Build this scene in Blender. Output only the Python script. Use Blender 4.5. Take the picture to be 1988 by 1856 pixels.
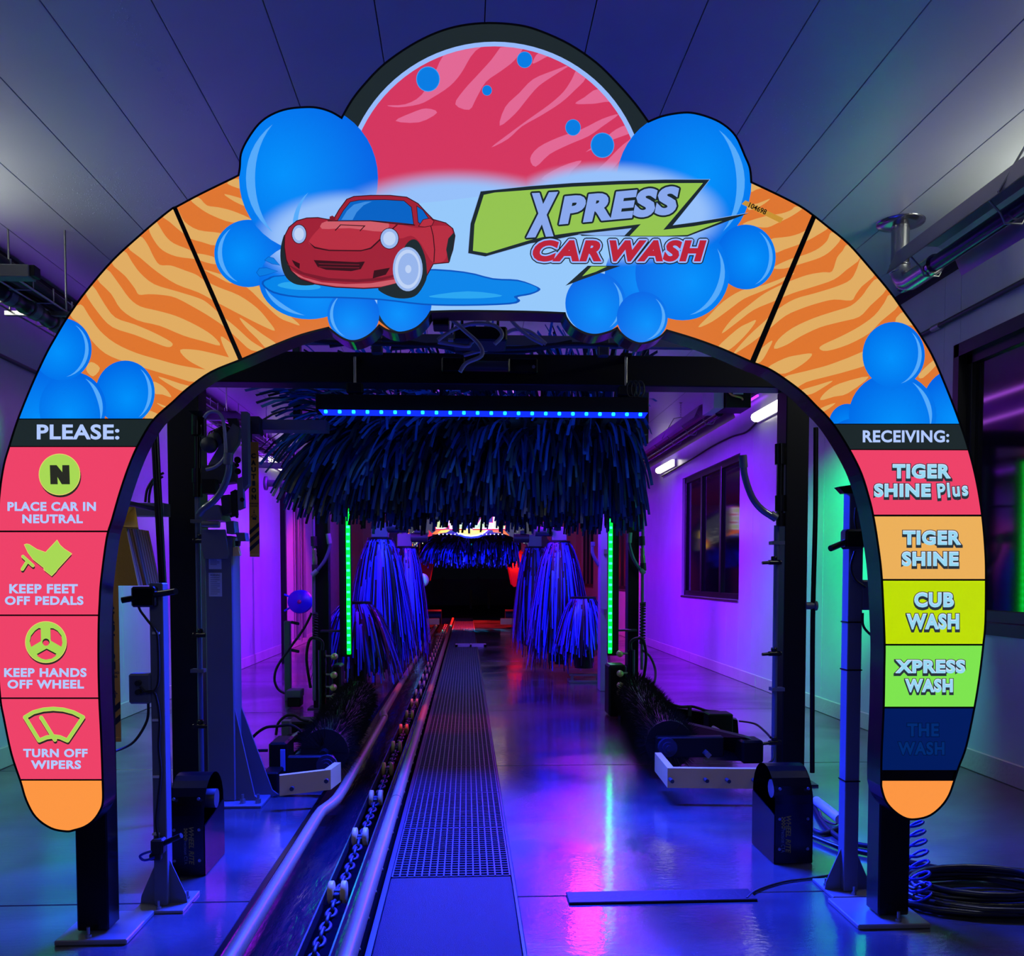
import bpy, bmesh, math, random
from mathutils import Vector, Matrix, geometry
import numpy as np
random.seed(7); RNG = np.random.RandomState(7)
PI = math.pi
SC = bpy.context.scene
for o in list(bpy.data.objects): bpy.data.objects.remove(o)
COL = SC.collection

# ------------------------------------------------------------------ camera
F = 1750.0; YAW = math.radians(2.9); PIT = math.radians(2.5); CAMZ = 1.5
CX = 994.0; CY = 1118 + F*math.tan(PIT)
cd = bpy.data.cameras.new('camera'); cam = bpy.data.objects.new('camera', cd); COL.objects.link(cam)
cam.location = (0, 0, CAMZ); cam.rotation_euler = (PI/2 - PIT, 0, -YAW)
cd.sensor_width = 36; cd.lens = F/1988*36; cd.shift_y = (CY - 928)/1988; cd.clip_end = 300; cd.clip_start = 0.05
SC.camera = cam
RM = cam.rotation_euler.to_matrix()
def ray(px, py): return RM @ Vector(((px-CX)/F, -(py-CY)/F, -1.0))
def at(px, py, Y):                       # point on the plane y = Y seen at a photo pixel
    d = ray(px, py); t = Y/d.y; return Vector((d.x*t, Y, CAMZ + d.z*t))
def onz(px, py, z=0.0):
    d = ray(px, py); t = (z-CAMZ)/d.z; return Vector((d.x*t, d.y*t, z))
def onx(px, py, X):
    d = ray(px, py); t = X/d.x; return Vector((X, d.y*t, CAMZ + d.z*t))

# ------------------------------------------------------------------ world, exposure, lights
w = bpy.data.worlds.new('night'); SC.world = w; w.use_nodes = True
w.node_tree.nodes['Background'].inputs[0].default_value = (0.02, 0.022, 0.05, 1)
w.node_tree.nodes['Background'].inputs[1].default_value = 0.05
SC.view_settings.view_transform = 'Standard'; SC.view_settings.look = 'None'
SC.view_settings.gamma = 1; SC.view_settings.exposure = 0.0; SC.view_settings.use_curve_mapping = False

def aim(o, tgt):
    o.rotation_euler = (Vector(tgt) - o.location).to_track_quat('-Z', 'Y').to_euler()
def area(loc, tgt, sx, sy, col, e, spread=180):
    l = bpy.data.lights.new('area_lamp', 'AREA'); l.shape = 'RECTANGLE'; l.size = sx; l.size_y = sy
    l.color = col; l.energy = e; l.spread = math.radians(spread)
    o = bpy.data.objects.new('area_lamp', l); COL.objects.link(o); o.location = loc; aim(o, tgt); return o
def spot(loc, tgt, col, e, ang=70, blend=0.6, r=0.03):
    l = bpy.data.lights.new('spot_lamp', 'SPOT'); l.color = col; l.energy = e; l.spot_size = math.radians(ang)
    l.spot_blend = blend; l.shadow_soft_size = r
    o = bpy.data.objects.new('spot_lamp', l); COL.objects.link(o); o.location = loc; aim(o, tgt); return o
def point(loc, col, e, r=0.03):
    l = bpy.data.lights.new('point_lamp', 'POINT'); l.color = col; l.energy = e; l.shadow_soft_size = r
    o = bpy.data.objects.new('point_lamp', l); COL.objects.link(o); o.location = loc; return o
PUR = (0.27, 0.035, 1.0); BLU = (0.01, 0.03, 1.0); GRN = (0.0, 1.0, 0.28); REDC = (1.0, 0.03, 0.10)
# purple wash lamps inside the tunnel, aimed at the walls and the ceiling
PUR = (0.21, 0.004, 1.0)
for yy in (13.0, 15.8, 19.4, 23.5):
    k = .4 if yy > 18 else 1.
    area((.9, yy, 3.3), (3.9, yy+.5, .7), .25, 1.6, PUR, 165*k, 110); area((-.7, yy, 3.3), (-3.6, yy+.5, .7), .25, 1.6, PUR, 165*k, 110)
    area((.1, yy, 2.9), (.1, yy+.4, 4), 1.4, .5, PUR, 12*k, 140)
area((1.2, 10.6, 3.3), (3.9, 12.4, .8), .2, .8, PUR, 46, 100); area((-.9, 9.6, 3.3), (-3.6, 12.0, .8), .2, .8, PUR, 60, 100)
area((.1, 9.4, 2.4), (.2, 10.4, 4), 3.0, .4, (.30, .04, 1), 16, 130)
area((1.7, 12.4, 3.3), (1.2, 9.6, 0), .4, .8, (.36, .005, 1), 60, 90)
# green wash near the mouth
spot((2.6, 7.0, 3.0), (3.9, 9.0, 1.8), GRN, 1300, 52, .8); spot((-2.3, 6.9, 3.2), (-3.6, 8.8, 1.2), (0, 1, .45), 620, 46, .7)
spot((-2.4, 6.0, 2.9), (-3.6, 6.7, 2.7), GRN, 70, 36, .5)
spot((2.4, 6.6, 2.2), (3.9, 8.0, .2), (.1, .9, .75), 190, 75, .9); spot((-2.2, 6.3, 2.2), (-3.2, 7.2, .0), (.1, .8, .75), 200, 75, .9)
# red wash deep in the tunnel, cyan and red at the exit floor
spot((.6, 18.8, 3.3), (3.9, 22.5, .8), REDC, 1300, 55); spot((-.4, 18.0, 3.3), (-3.6, 19.5, 1.2), REDC, 700, 50)
spot((-.3, 9.9, 3.2), (-.15, 9.2, 0), REDC, 500, 24); spot((-.8, 12.0, 3.2), (-.8, 11.2, 0), (1, .12, .1), 340, 20)
spot((.1, 29.5, 3.6), (.1, 28.4, 0), (1, .02, .02), 5000, 75); spot((.1, 25.4, 3.6), (.1, 24.6, 0), (0, .45, 1), 3500, 44)
spot((-.6, 17.8, 3.2), (-1.45, 19.5, .9), (0, .6, 1), 500, 28)
spot((1.6, 25.8, 1.9), (2.0, 27.7, 1.6), (1, .01, .01), 110, 60)
# blue lamps under the blue light bar, thrown onto the floor at the mouth, then blue fill for the brushes
area((.16, 6.00, 2.58), (.16, 4.5, 0), 2.2, .06, BLU, 820, 105)
spot((-1.2, 5.9, 2.7), (-1.45, 4.8, 0), BLU, 330, 50)
area((.2, 11.0, 3.0), (.1, 13.2, .8), 2.6, .1, (.03, .06, 1), 75, 110)  # blue fill aimed at the side brushes, not part of the bar
area((.1, 6.4, 3.6), (.15, 7.8, 2.6), 2.6, .2, (.05, .22, 1), 14, 110)  # added blue fill to brighten the overhead brush
# cool fill of the bay the photographer stands in
area((.2, -1.8, 3.2), (.1, 3.5, 1.2), 4, 1.2, (.62, .70, 1.0), 22)
area((.3, 1.5, .6), (.1, 2.6, 4.0), 3., 1., (.5, .5, 1.0), 2.5)
spot((.1, 22.2, 3.0), (.1, 24.8, 2.4), (.03, .06, 1), 420, 70)  # added blue spot to brighten the far overhead brush, no fitting there


# ------------------------------------------------------------------ materials
def lin(c):
    return tuple((x/12.92 if x <= .04045 else ((x+.055)/1.055)**2.4) for x in [v/255 for v in c])
MATS = {}
def mat(name, rgb, rough=.5, metal=0., bump=0., bscale=40., coat=0., var=0., spec=None, stretch=(1,1,1), rvar=0.):
    if name in MATS: return MATS[name]
    m = bpy.data.materials.new(name); m.use_nodes = True; nt = m.node_tree; b = nt.nodes['Principled BSDF']
    c = lin(rgb); b.inputs['Base Color'].default_value = (*c, 1); b.inputs['Roughness'].default_value = rough
    b.inputs['Metallic'].default_value = metal; b.inputs['Coat Weight'].default_value = coat
    b.inputs['Coat Roughness'].default_value = .08
    if spec is not None: b.inputs['Specular IOR Level'].default_value = spec
    if bump or var or rvar:
        tc = nt.nodes.new('ShaderNodeTexCoord'); mp = nt.nodes.new('ShaderNodeMapping')
        mp.inputs['Scale'].default_value = stretch; nt.links.new(tc.outputs['Object'], mp.inputs['Vector'])
        n = nt.nodes.new('ShaderNodeTexNoise'); n.inputs['Scale'].default_value = bscale; n.inputs['Detail'].default_value = 4
        nt.links.new(mp.outputs[0], n.inputs['Vector'])
        if bump:
            bp = nt.nodes.new('ShaderNodeBump'); bp.inputs['Strength'].default_value = bump; bp.inputs['Distance'].default_value = .01
            nt.links.new(n.outputs['Fac'], bp.inputs['Height']); nt.links.new(bp.outputs[0], b.inputs['Normal'])
        if var:
            n2 = nt.nodes.new('ShaderNodeTexNoise'); n2.inputs['Scale'].default_value = 3; n2.inputs['Detail'].default_value = 5
            nt.links.new(tc.outputs['Object'], n2.inputs['Vector'])
            mx = nt.nodes.new('ShaderNodeMix'); mx.data_type = 'RGBA'
            mx.inputs['A'].default_value = (*[x*(1-var) for x in c], 1); mx.inputs['B'].default_value = (*[min(1, x*(1+var)) for x in c], 1)
            nt.links.new(n2.outputs['Fac'], mx.inputs['Factor']); nt.links.new(mx.outputs['Result'], b.inputs['Base Color'])
        if rvar:
            mr = nt.nodes.new('ShaderNodeMapRange'); mr.inputs['To Min'].default_value = max(.02, rough-rvar); mr.inputs['To Max'].default_value = rough+rvar
            mr.inputs['From Min'].default_value = .35; mr.inputs['From Max'].default_value = .65
            nt.links.new(n.outputs['Fac'], mr.inputs['Value']); nt.links.new(mr.outputs[0], b.inputs['Roughness'])
    MATS[name] = m; return m
def emi(name, rgb, s=1., base=None, rough=.12, texture=None):
    if name in MATS: return MATS[name]
    m = bpy.data.materials.new(name); m.use_nodes = True; b = m.node_tree.nodes['Principled BSDF']
    c = lin(rgb); b.inputs['Base Color'].default_value = (*[x*.25 for x in c], 1) if base is None else (*lin(base), 1)
    b.inputs['Emission Color'].default_value = (*c, 1); b.inputs['Emission Strength'].default_value = s
    b.inputs['Roughness'].default_value = rough
    MATS[name] = m; return m

BLACK = mat('black_gloss_paint', (7, 7, 9), .22, spec=.35)
BLACKM = mat('black_matt_paint', (9, 9, 11), .5, spec=.25)
RUBBER = mat('black_rubber', (12, 12, 14), .6)
GREY = mat('grey_powder_coat', (92, 96, 106), .42, var=.12)
DGREY = mat('dark_grey_steel', (50, 52, 58), .45, .2)
GALV = mat('galvanised_steel', (150, 150, 150), .3, .85, var=.25)
STEEL = mat('stainless_steel', (170, 170, 172), .22, .95, var=.1)
WHITEP = mat('white_plastic', (200, 200, 205), .4)
CREAM = mat('cream_nylon', (226, 188, 104), .45, var=.15)
BRASS = mat('brass', (190, 160, 90), .3, .8)
RAILM = mat('yellowed_steel_pipe', (150, 122, 80), .36, .15, var=.25, bump=.1, bscale=30)
YELLOW = mat('yellow_foam', (226, 170, 24), .7, bump=.2, bscale=60)
CLEAR = mat('clear_vinyl', (84, 92, 118), .12, spec=.7)
TUBEW = mat('translucent_tube', (150, 150, 158), .3)
BLUEP = mat('blue_plastic', (20, 40, 190), .3)
PLATE = mat('grey_base_plate', (135, 132, 128), .35, .3, var=.2)

# ------------------------------------------------------------------ mesh helpers
def link(o, parent=None):
    COL.objects.link(o)
    if parent is not None:
        o.parent = parent
        if parent.type == 'EMPTY' or any(abs(v) > 1e-9 for v in parent.location):
            o.matrix_parent_inverse = Matrix.Translation(-Vector(root_loc(parent)))
    return o
def root_loc(o):
    l = Vector(o.location)
    return l
def tag(o, label=None, cat=None, group=None, kind=None):
    if label: o['label'] = label
    if cat: o['category'] = cat
    if group: o['group'] = group
    if kind: o['kind'] = kind
    return o
def thing(name, label, cat, loc, group=None):
    o = bpy.data.objects.new(name, None); COL.objects.link(o); o.location = loc; o.empty_display_size = .1
    tag(o, label, cat, group); o['_w'] = 1; return o
class MB:
    """collects shapes in world coordinates; build() links them as one mesh object"""
    def __init__(s): s.v = []; s.f = []; s.m = []; s.sm = []
    def add(s, vs, fs, mi=0, smooth=False):
        k = len(s.v); s.v += [tuple(v) for v in vs]
        for f in fs: s.f.append([i+k for i in f]); s.m.append(mi); s.sm.append(smooth)
        return s
    def box(s, c, d, rot=None, mi=0, bev=0.):
        x, y, z = d[0]/2, d[1]/2, d[2]/2
        if bev > 0 and min(x, y, z) > bev*1.05:
            bm = bmesh.new(); bmesh.ops.create_cube(bm, size=1, matrix=Matrix.Diagonal((d[0], d[1], d[2], 1)))
            bmesh.ops.bevel(bm, geom=list(bm.edges), offset=bev, segments=1, affect='EDGES')
            bm.verts.ensure_lookup_table(); vs = [v.co.copy() for v in bm.verts]; fs = [[v.index for v in f.verts] for f in bm.faces]; bm.free()
        else:
            vs = [Vector(v) for v in ((-x,-y,-z),(x,-y,-z),(x,y,-z),(-x,y,-z),(-x,-y,z),(x,-y,z),(x,y,z),(-x,y,z))]
            fs = [(0,3,2,1),(4,5,6,7),(0,1,5,4),(1,2,6,5),(2,3,7,6),(3,0,4,7)]
        if rot is not None:
            R = rot if isinstance(rot, Matrix) else Matrix.Rotation(rot, 3, 'Z'); vs = [R @ v for v in vs]
        c = Vector(c); return s.add([v+c for v in vs], fs, mi)
    def span(s, a, b, mi=0, bev=0.):
        a = Vector(a); b = Vector(b); return s.box((a+b)/2, [abs(t) for t in (b-a)], None, mi, bev)
    def tube(s, pts, r, n=8, mi=0, closed=False, caps=True):
        pts = [Vector(p) for p in pts]; N = len(pts); rr = r if isinstance(r, (list, tuple)) else [r]*N
        t0 = (pts[1]-pts[0]).normalized(); up = Vector((0,0,1)) if abs(t0.z) < .9 else Vector((0,1,0))
        u = t0.cross(up).normalized(); vs = []
        for i, p in enumerate(pts):
            if closed: t = (pts[(i+1) % N]-pts[i-1]).normalized()
            else: t = (pts[min(i+1, N-1)]-pts[max(i-1, 0)]).normalized()
            u = (u - t*u.dot(t))
            if u.length < 1e-6: u = t.orthogonal()
            u.normalize(); v = t.cross(u)
            for k in range(n):
                a = 2*PI*k/n; vs.append(p + (u*math.cos(a)+v*math.sin(a))*rr[i])
        fs = []
        for i in range(N if closed else N-1):
            j = (i+1) % N
            for k in range(n): fs.append((i*n+k, i*n+(k+1) % n, j*n+(k+1) % n, j*n+k))
        s.add(vs, fs, mi, True)
        if caps and not closed:
            s.add(vs[:n], [list(range(n))[::-1]], mi); s.add(vs[-n:], [list(range(n))], mi)
        return s
    def cyl(s, a, b, r, n=16, mi=0, r2=None):
        return s.tube([a, b], [r, r if r2 is None else r2], n, mi)
    def lathe(s, c, axis, prof, n=24, mi=0):
        c = Vector(c); ax = Vector(axis).normalized(); u = ax.orthogonal().normalized(); v = ax.cross(u); vs = []; fs = []
        for (r, h) in prof:
            for k in range(n):
                a = 2*PI*k/n; vs.append(c + ax*h + (u*math.cos(a)+v*math.sin(a))*r)
        for i in range(len(prof)-1):
            for k in range(n): fs.append((i*n+k, i*n+(k+1) % n, (i+1)*n+(k+1) % n, (i+1)*n+k))
        return s.add(vs, fs, mi, True)
    def prism(s, poly, off, mi=0):
        """closed polygon of 3-D points extruded by vector off"""
        poly = [Vector(p) for p in poly]; n = len(poly); off = Vector(off)
        tris = geometry.tessellate_polygon([poly])
        s.add(poly, [list(t) for t in tris], mi); s.add([p+off for p in poly], [list(t)[::-1] for t in tris], mi)
        vs = poly + [p+off for p in poly]
        return s.add(vs, [(i, (i+1) % n, n+(i+1) % n, n+i) for i in range(n)], mi)
    def build(s, name, mats, parent=None):
        me = bpy.data.meshes.new(name); me.from_pydata(s.v, [], s.f); me.validate(clean_customdata=False)
        for m in (mats if isinstance(mats, (list, tuple)) else [mats]): me.materials.append(m)
        if len(me.polygons) == len(s.m):
            me.polygons.foreach_set('material_index', s.m); me.polygons.foreach_set('use_smooth', s.sm)
        bm = bmesh.new(); bm.from_mesh(me); bmesh.ops.recalc_face_normals(bm, faces=bm.faces); bm.to_mesh(me); bm.free()
        o = bpy.data.objects.new(name, me)
        if parent is None:                 # top-level mesh: put the origin at the foot of the thing
            a = np.array(s.v); lo = a.min(0); hi = a.max(0); c = Vector(((lo[0]+hi[0])/2, (lo[1]+hi[1])/2, lo[2]))
            me.transform(Matrix.Translation(-c)); o.location = c; COL.objects.link(o)
        else:
            me.transform(Matrix.Translation(-wl(parent))); COL.objects.link(o); o.parent = parent
        return o
def wl(o):
    l = Vector((0, 0, 0))
    while o is not None: l = l + Vector(o.location); o = o.parent
    return l
def copy_at(o, world_loc, parent=None):
    c = o.copy(); COL.objects.link(c)
    c.parent = parent; c.location = Vector(world_loc) - (wl(parent) if parent else Vector((0,0,0))); return c
def copy_tree(o, delta=None, parent=None):
    c = o.copy(); COL.objects.link(c); c.parent = parent
    if delta is not None: c.location = Vector(o.location)+Vector(delta)
    for ch in [x for x in list(o.children)]: copy_tree(ch, None, c)
    return c
def crom(pts, k=6):
    """Catmull-Rom through points"""
    pts = [Vector(p) for p in pts]; out = []
    for i in range(len(pts)-1):
        p0 = pts[max(i-1, 0)]; p1 = pts[i]; p2 = pts[i+1]; p3 = pts[min(i+2, len(pts)-1)]
        for j in range(k):
            t = j/k; out.append(.5*((2*p1)+(p2-p0)*t+(2*p0-5*p1+4*p2-p3)*t*t+(3*p1-p0-3*p2+p3)*t**3))
    out.append(pts[-1]); return out
def text_geo(s, offset=0., shear=0., res=4, space=1.):
    cu = bpy.data.curves.new('t', 'FONT'); cu.body = s; cu.size = 1; cu.offset = offset; cu.shear = shear
    cu.resolution_u = res; cu.space_character = space; cu.fill_mode = 'BOTH' if hasattr(cu, 'fill_mode') else cu.fill_mode
    o = bpy.data.objects.new('t', cu); COL.objects.link(o)
    dg = bpy.context.evaluated_depsgraph_get(); dg.update(); me = bpy.data.meshes.new_from_object(o.evaluated_get(dg))
    vs = [(v.co.x, v.co.y) for v in me.vertices]; fs = [list(p.vertices) for p in me.polygons]
    bpy.data.objects.remove(o); bpy.data.curves.remove(cu); bpy.data.meshes.remove(me)
    return vs, fs
def place_text(mb, s, box, mapf, offs, mi=0, shear=0., rot=0., dxy=(0, 0), space=1., base=None):
    """fit text to a box (x0,y0,x1,y1) in sheet units (y down); mapf maps sheet point to 3-D"""
    v0, _ = text_geo(s, base or 0., shear, space=space); xs = [p[0] for p in v0]; ys = [p[1] for p in v0]
    x0, x1, y0, y1 = min(xs), max(xs), min(ys), max(ys)
    vs, fs = text_geo(s, offs, shear, space=space); cx = (box[0]+box[2])/2; cy = (box[1]+box[3])/2; W = box[2]-box[0]; H = box[3]-box[1]
    out = []
    for (x, y) in vs:
        u = ((x-x0)/(x1-x0)-.5)*W; v = -((y-y0)/(y1-y0)-.5)*H
        ca, sa = math.cos(rot), math.sin(rot); u, v = u*ca - v*sa, u*sa + v*ca
        out.append(mapf(cx+u+dxy[0], cy+v+dxy[1]))
    mb.add(out, fs, mi)

# ================================================================== setting
XL, XR, ZC, Y0, Y1 = -3.62, 3.9, 4.0, -2.5, 32.0
def floor_mat():
    m = bpy.data.materials.new('wet_brushed_concrete'); m.use_nodes = True; nt = m.node_tree; b = nt.nodes['Principled BSDF']
    g = nt.nodes.new('ShaderNodeNewGeometry')
    def nz(sc, det, st=(1,1,1), dist=0.):
        mp = nt.nodes.new('ShaderNodeMapping'); mp.inputs['Scale'].default_value = st; nt.links.new(g.outputs['Position'], mp.inputs[0])
        n = nt.nodes.new('ShaderNodeTexNoise'); n.inputs['Scale'].default_value = sc; n.inputs['Detail'].default_value = det; n.inputs['Distortion'].default_value = dist
        nt.links.new(mp.outputs[0], n.inputs['Vector']); return n.outputs['Fac']
    def rng(x, a, c, lo, hi):
        r = nt.nodes.new('ShaderNodeMapRange'); r.inputs['From Min'].default_value = a; r.inputs['From Max'].default_value = c
        r.inputs['To Min'].default_value = lo; r.inputs['To Max'].default_value = hi; nt.links.new(x, r.inputs['Value']); return r.outputs[0]
    puddle = nz(.55, 4, (1, 1.5, 1), .6); stain = nz(1.6, 6, (1, 1, 1), .3); brush = nz(16, 5, (.16, 3.2, 1)); grain = nz(230, 2)
    r = nt.nodes.new('ShaderNodeValToRGB'); e = r.color_ramp.elements; e[0].position = .32; e[0].color = (.026,.027,.030,1); e[1].position = .68; e[1].color = (.088,.088,.092,1)
    nt.links.new(stain, r.inputs['Fac']); nt.links.new(r.outputs['Color'], b.inputs['Base Color'])
    nt.links.new(rng(puddle, .3, .7, .08, .24), b.inputs['Roughness'])
    b.inputs['Specular IOR Level'].default_value = .75
    a = nt.nodes.new('ShaderNodeMath'); a.operation = 'MULTIPLY_ADD'; nt.links.new(brush, a.inputs[0]); a.inputs[1].default_value = .9; nt.links.new(grain, a.inputs[2])
    bp = nt.nodes.new('ShaderNodeBump'); bp.inputs['Distance'].default_value = .0016; nt.links.new(a.outputs[0], bp.inputs['Height'])
    nt.links.new(rng(puddle, .3, .7, .22, .8), bp.inputs['Strength']); nt.links.new(bp.outputs[0], b.inputs['Normal'])
    ripple = nz(26, 3, (.8, 1.6, 1)); b2 = nt.nodes.new('ShaderNodeBump'); b2.inputs['Distance'].default_value = .0016; b2.inputs['Strength'].default_value = .6
    nt.links.new(ripple, b2.inputs['Height']); nt.links.new(b2.outputs[0], b.inputs['Coat Normal'])
    nt.links.new(rng(puddle, .35, .62, 1., .25), b.inputs['Coat Weight']); b.inputs['Coat Roughness'].default_value = .075; b.inputs['Coat IOR'].default_value = 1.4; return m
FLOORM = floor_mat()
WALLM = mat('white_wall_lining', (176, 180, 186), .24, bump=.12, bscale=6, stretch=(1, 5, .35), var=.08, spec=.6)
CEILM = mat('white_ceiling_lining', (168, 172, 178), .38, bump=.05, bscale=60, var=.04)
DARKM = mat('dark_gap', (5, 5, 6), .8, spec=.2)
CURB = mat('pale_concrete_kerb', (170, 166, 156), .6, bump=.3, bscale=30, var=.2)
GLASSW = mat('dark_window_glass', (6, 5, 12), .06, spec=.9)
FRAMEM = mat('black_window_frame', (10, 9, 12), .35)
OUTM = mat('night_ground', (20, 20, 24), .8)

TL, TR, GR = -1.0, -.385, .235          # trench, grate strip
m = MB(); m.span((XL-.2, Y0, -.5), (XR+.2, Y1+10, -.42)); fl = m.build('floor', DARKM); tag(fl, kind='structure')
ys = [Y0, 1.25, 4.15, 7.06, 9.97, 12.9, 15.8, 18.7, 21.6, 24.5, 27.4, Y1]
for (xa, xb) in ((XL-.1, TL), (GR, XR+.1)):
    for i in range(len(ys)-1):
        p = MB(); p.span((xa, ys[i]+.004, -.42), (xb, ys[i+1]-.004, 0), 0, .004); p.build('concrete_slab', FLOORM, fl)
m = MB(); m.span((TL, Y0, -.42), (TL+.02, Y1, -.002)); m.span((TR-.02, Y0, -.42), (TR+.004, Y1, -.002)); m.span((GR-.012, Y0, -.42), (GR, Y1, -.002)); m.build('steel_edge', DGREY, fl)
m = MB(); m.span((XL, Y1, -.42), (XR+.1, Y1+.4, 0)); m.build('threshold', FLOORM, fl)
# ceiling of long lining boards
m = MB(); m.span((XL-.2, Y0, ZC+.012), (XR+.2, Y1+.2, ZC+.2)); ce_ = m.build('ceiling', DARKM); tag(ce_, kind='structure')
x = -2.815-.484*2
while x < XR:
    a = max(x+.0025, XL-.1); b_ = min(x+.484-.0025, XR+.1)
    if b_ > a:
        p = MB(); p.span((a, Y0, ZC), (b_, 14.7, ZC+.03), 0, .002); p.build('ceiling_board', CEILM, ce_)
        p = MB(); p.span((a, 14.705, ZC), (b_, Y1, ZC+.03), 0, .002); p.build('ceiling_board', CEILM, ce_)
    x += .484
# walls of 1.2 m lining boards; the right one has window openings
WIN = [(3.2, 7.02), (12.75, 16.2), (21.8, 25.2), (27.6, 30.4)]; ZS, ZT = 1.15, 3.25
m = MB(); m.span((XL-.2, Y0, -.42), (XL-.008, Y1, ZC+.05)); wl_ = m.build('wall_left', DARKM); tag(wl_, kind='structure')
m = MB(); m.span((XR+.008, Y0, -.42), (XR+.2, Y1, ZS)); m.span((XR+.008, Y0, ZT), (XR+.2, Y1, ZC+.05)); e_ = Y0
for a, b_ in WIN+[(Y1, Y1)]: m.span((XR+.008, e_, ZS), (XR+.2, a, ZT)); e_ = b_
wr = m.build('wall_right', WALLM); tag(wr, kind='structure')
def board(xf, ya, yb, za, zb, par):
    p = MB(); p.span((xf, ya+.002, za), (xf+(.012 if xf > 0 else -.012), yb-.002, zb), 0, .0015); p.build('wall_board', WALLM, par)
y = Y0
while y < Y1-.01:
    yn = min(y+1.22, Y1); board(XL, y, yn, .165, ZC, wl_)
    cuts = sorted(set([y, yn]+[c for w_ in WIN for c in w_ if y < c < yn]))
    for a, b_ in zip(cuts[:-1], cuts[1:]):
        mid = (a+b_)/2
        if any(w_[0] < mid < w_[1] for w_ in WIN): board(XR, a, b_, .165, ZS, wr); board(XR, a, b_, ZT, ZC, wr)
        else: board(XR, a, b_, .165, ZC, wr)
    y = yn
def kerb(name, xa, xb):
    y = Y0; base = None; q = MB(); q.span((xa, Y0, -.01), (xb, Y1, .15)); base = q.build(name, CURB); tag(base, kind='structure')
    while y < Y1-.1:
        yn = min(y+3.6, Y1); p = MB(); p.span((min(xa, xb)-.006, y+.004, 0), (max(xa, xb)+.006, yn-.004, .165), 0, .006); p.build('kerb_block', CURB, base); y = yn
kerb('baseboard_left', XL-.09, XL+.012); kerb('baseboard_right', XR-.012, XR+.09)
# windows
for i, (a, b_) in enumerate(WIN):
    m = MB(); xo = XR+.16
    m.span((xo-.03, a, ZS), (xo+.05, b_, ZT)); wn = m.build('window_%d' % (i+1), mat('night_behind_glass', (4,3,10), .9)); tag(wn, kind='structure')
    g = MB(); g.span((xo-.075, a+.02, ZS+.02), (xo-.065, b_-.02, ZT-.02)); g.build('pane', GLASSW, wn)
    fr = MB(); t_ = .09
    for p, q in (((a, ZS), (b_, ZS+t_)), ((a, ZT-t_), (b_, ZT)), ((a, ZS), (a+t_, ZT)), ((b_-t_, ZS), (b_, ZT))): fr.span((xo-.11, p[0], p[1]), (xo-.03, q[0], q[1]), 0, .004)
    fr.build('window_frame', FRAMEM, wn)
    nm_ = 3 if i else 2
    for k in range(1, nm_):
        yy = a+(b_-a)*k/nm_; mu = MB(); mu.span((xo-.115, yy-.045, ZS+.05), (xo-.03, yy+.045, ZT-.05), 0, .004); mu.build('mullion', FRAMEM, wn)
    si = MB(); si.span((XR-.015, a, ZS-.035), (xo-.03, b_, ZS), 0, .003); si.build('window_sill', STEEL if i else FRAMEM, wn)
    if i == 0:
        q = MB(); q.span((XR-.02, a-.05, ZT-.02), (XR+.05, b_+.05, ZT+.08)); q.span((XR-.02, b_-.02, ZS-.06), (XR+.05, b_+.06, ZT+.08)); q.span((XR-.02, a-.05, ZS-.09), (XR+.05, b_+.05, ZS)); q.build('casing', FRAMEM, wn)
# exit wall with a wide opening
m = MB()
EXL, EXR, EZ = -1.62, 1.95, 3.1
m.span((XL, Y1, 0), (EXL, Y1+.2, ZC)); m.span((EXR, Y1, 0), (XR, Y1+.2, ZC)); m.span((EXL, Y1, EZ), (EXR, Y1+.2, ZC)); eo = m.build('wall_back', WALLM); tag(eo, kind='structure')
m = MB(); m.span((-30, Y1+.4, -.5), (30, 90, -.03)); go = m.build('ground', OUTM); tag(go, kind='structure')
# ceiling edge trims
m = MB(); m.span((XR-.05, Y0, ZC-.07), (XR, Y1, ZC)); t1 = m.build('trim_1', BLACKM); tag(t1, kind='structure')
m = MB(); m.span((XL, Y0, ZC-.05), (XL+.05, Y1, ZC)); t2 = m.build('trim_2', BLACKM); tag(t2, kind='structure')
# clinging water drops on the ceiling
dr = MB()
def drop(x, y, r):
    k = len(dr.v); dr.v += [(x-r,y,ZC),(x,y-r,ZC),(x+r,y,ZC),(x,y+r,ZC),(x,y,ZC-r*1.1)]; dr.f += [(k,k+1,k+4),(k+1,k+2,k+4),(k+2,k+3,k+4),(k+3,k,k+4)]; dr.m += [0]*4; dr.sm += [True]*4
for _ in range(900):
    c = onz(RNG.normal(235, 75), RNG.normal(385, 32), ZC); drop(c.x, c.y, RNG.uniform(.0018, .0045))
for _ in range(170):
    t = RNG.rand(); c = onz(225+150*t+RNG.normal(0, 9), 10+220*t+RNG.normal(0, 9), ZC); drop(c.x, c.y, RNG.uniform(.0018, .004))
for _ in range(130):
    c = onz(RNG.normal(1540, 80), RNG.normal(215, 35), ZC); drop(c.x, c.y, RNG.uniform(.0018, .004))
do = dr.build('water_drops', mat('water', (210, 215, 225), .05, spec=1.)); tag(do, 'clusters of small water drops clinging to the ceiling boards', 'water', kind='stuff')

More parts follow.
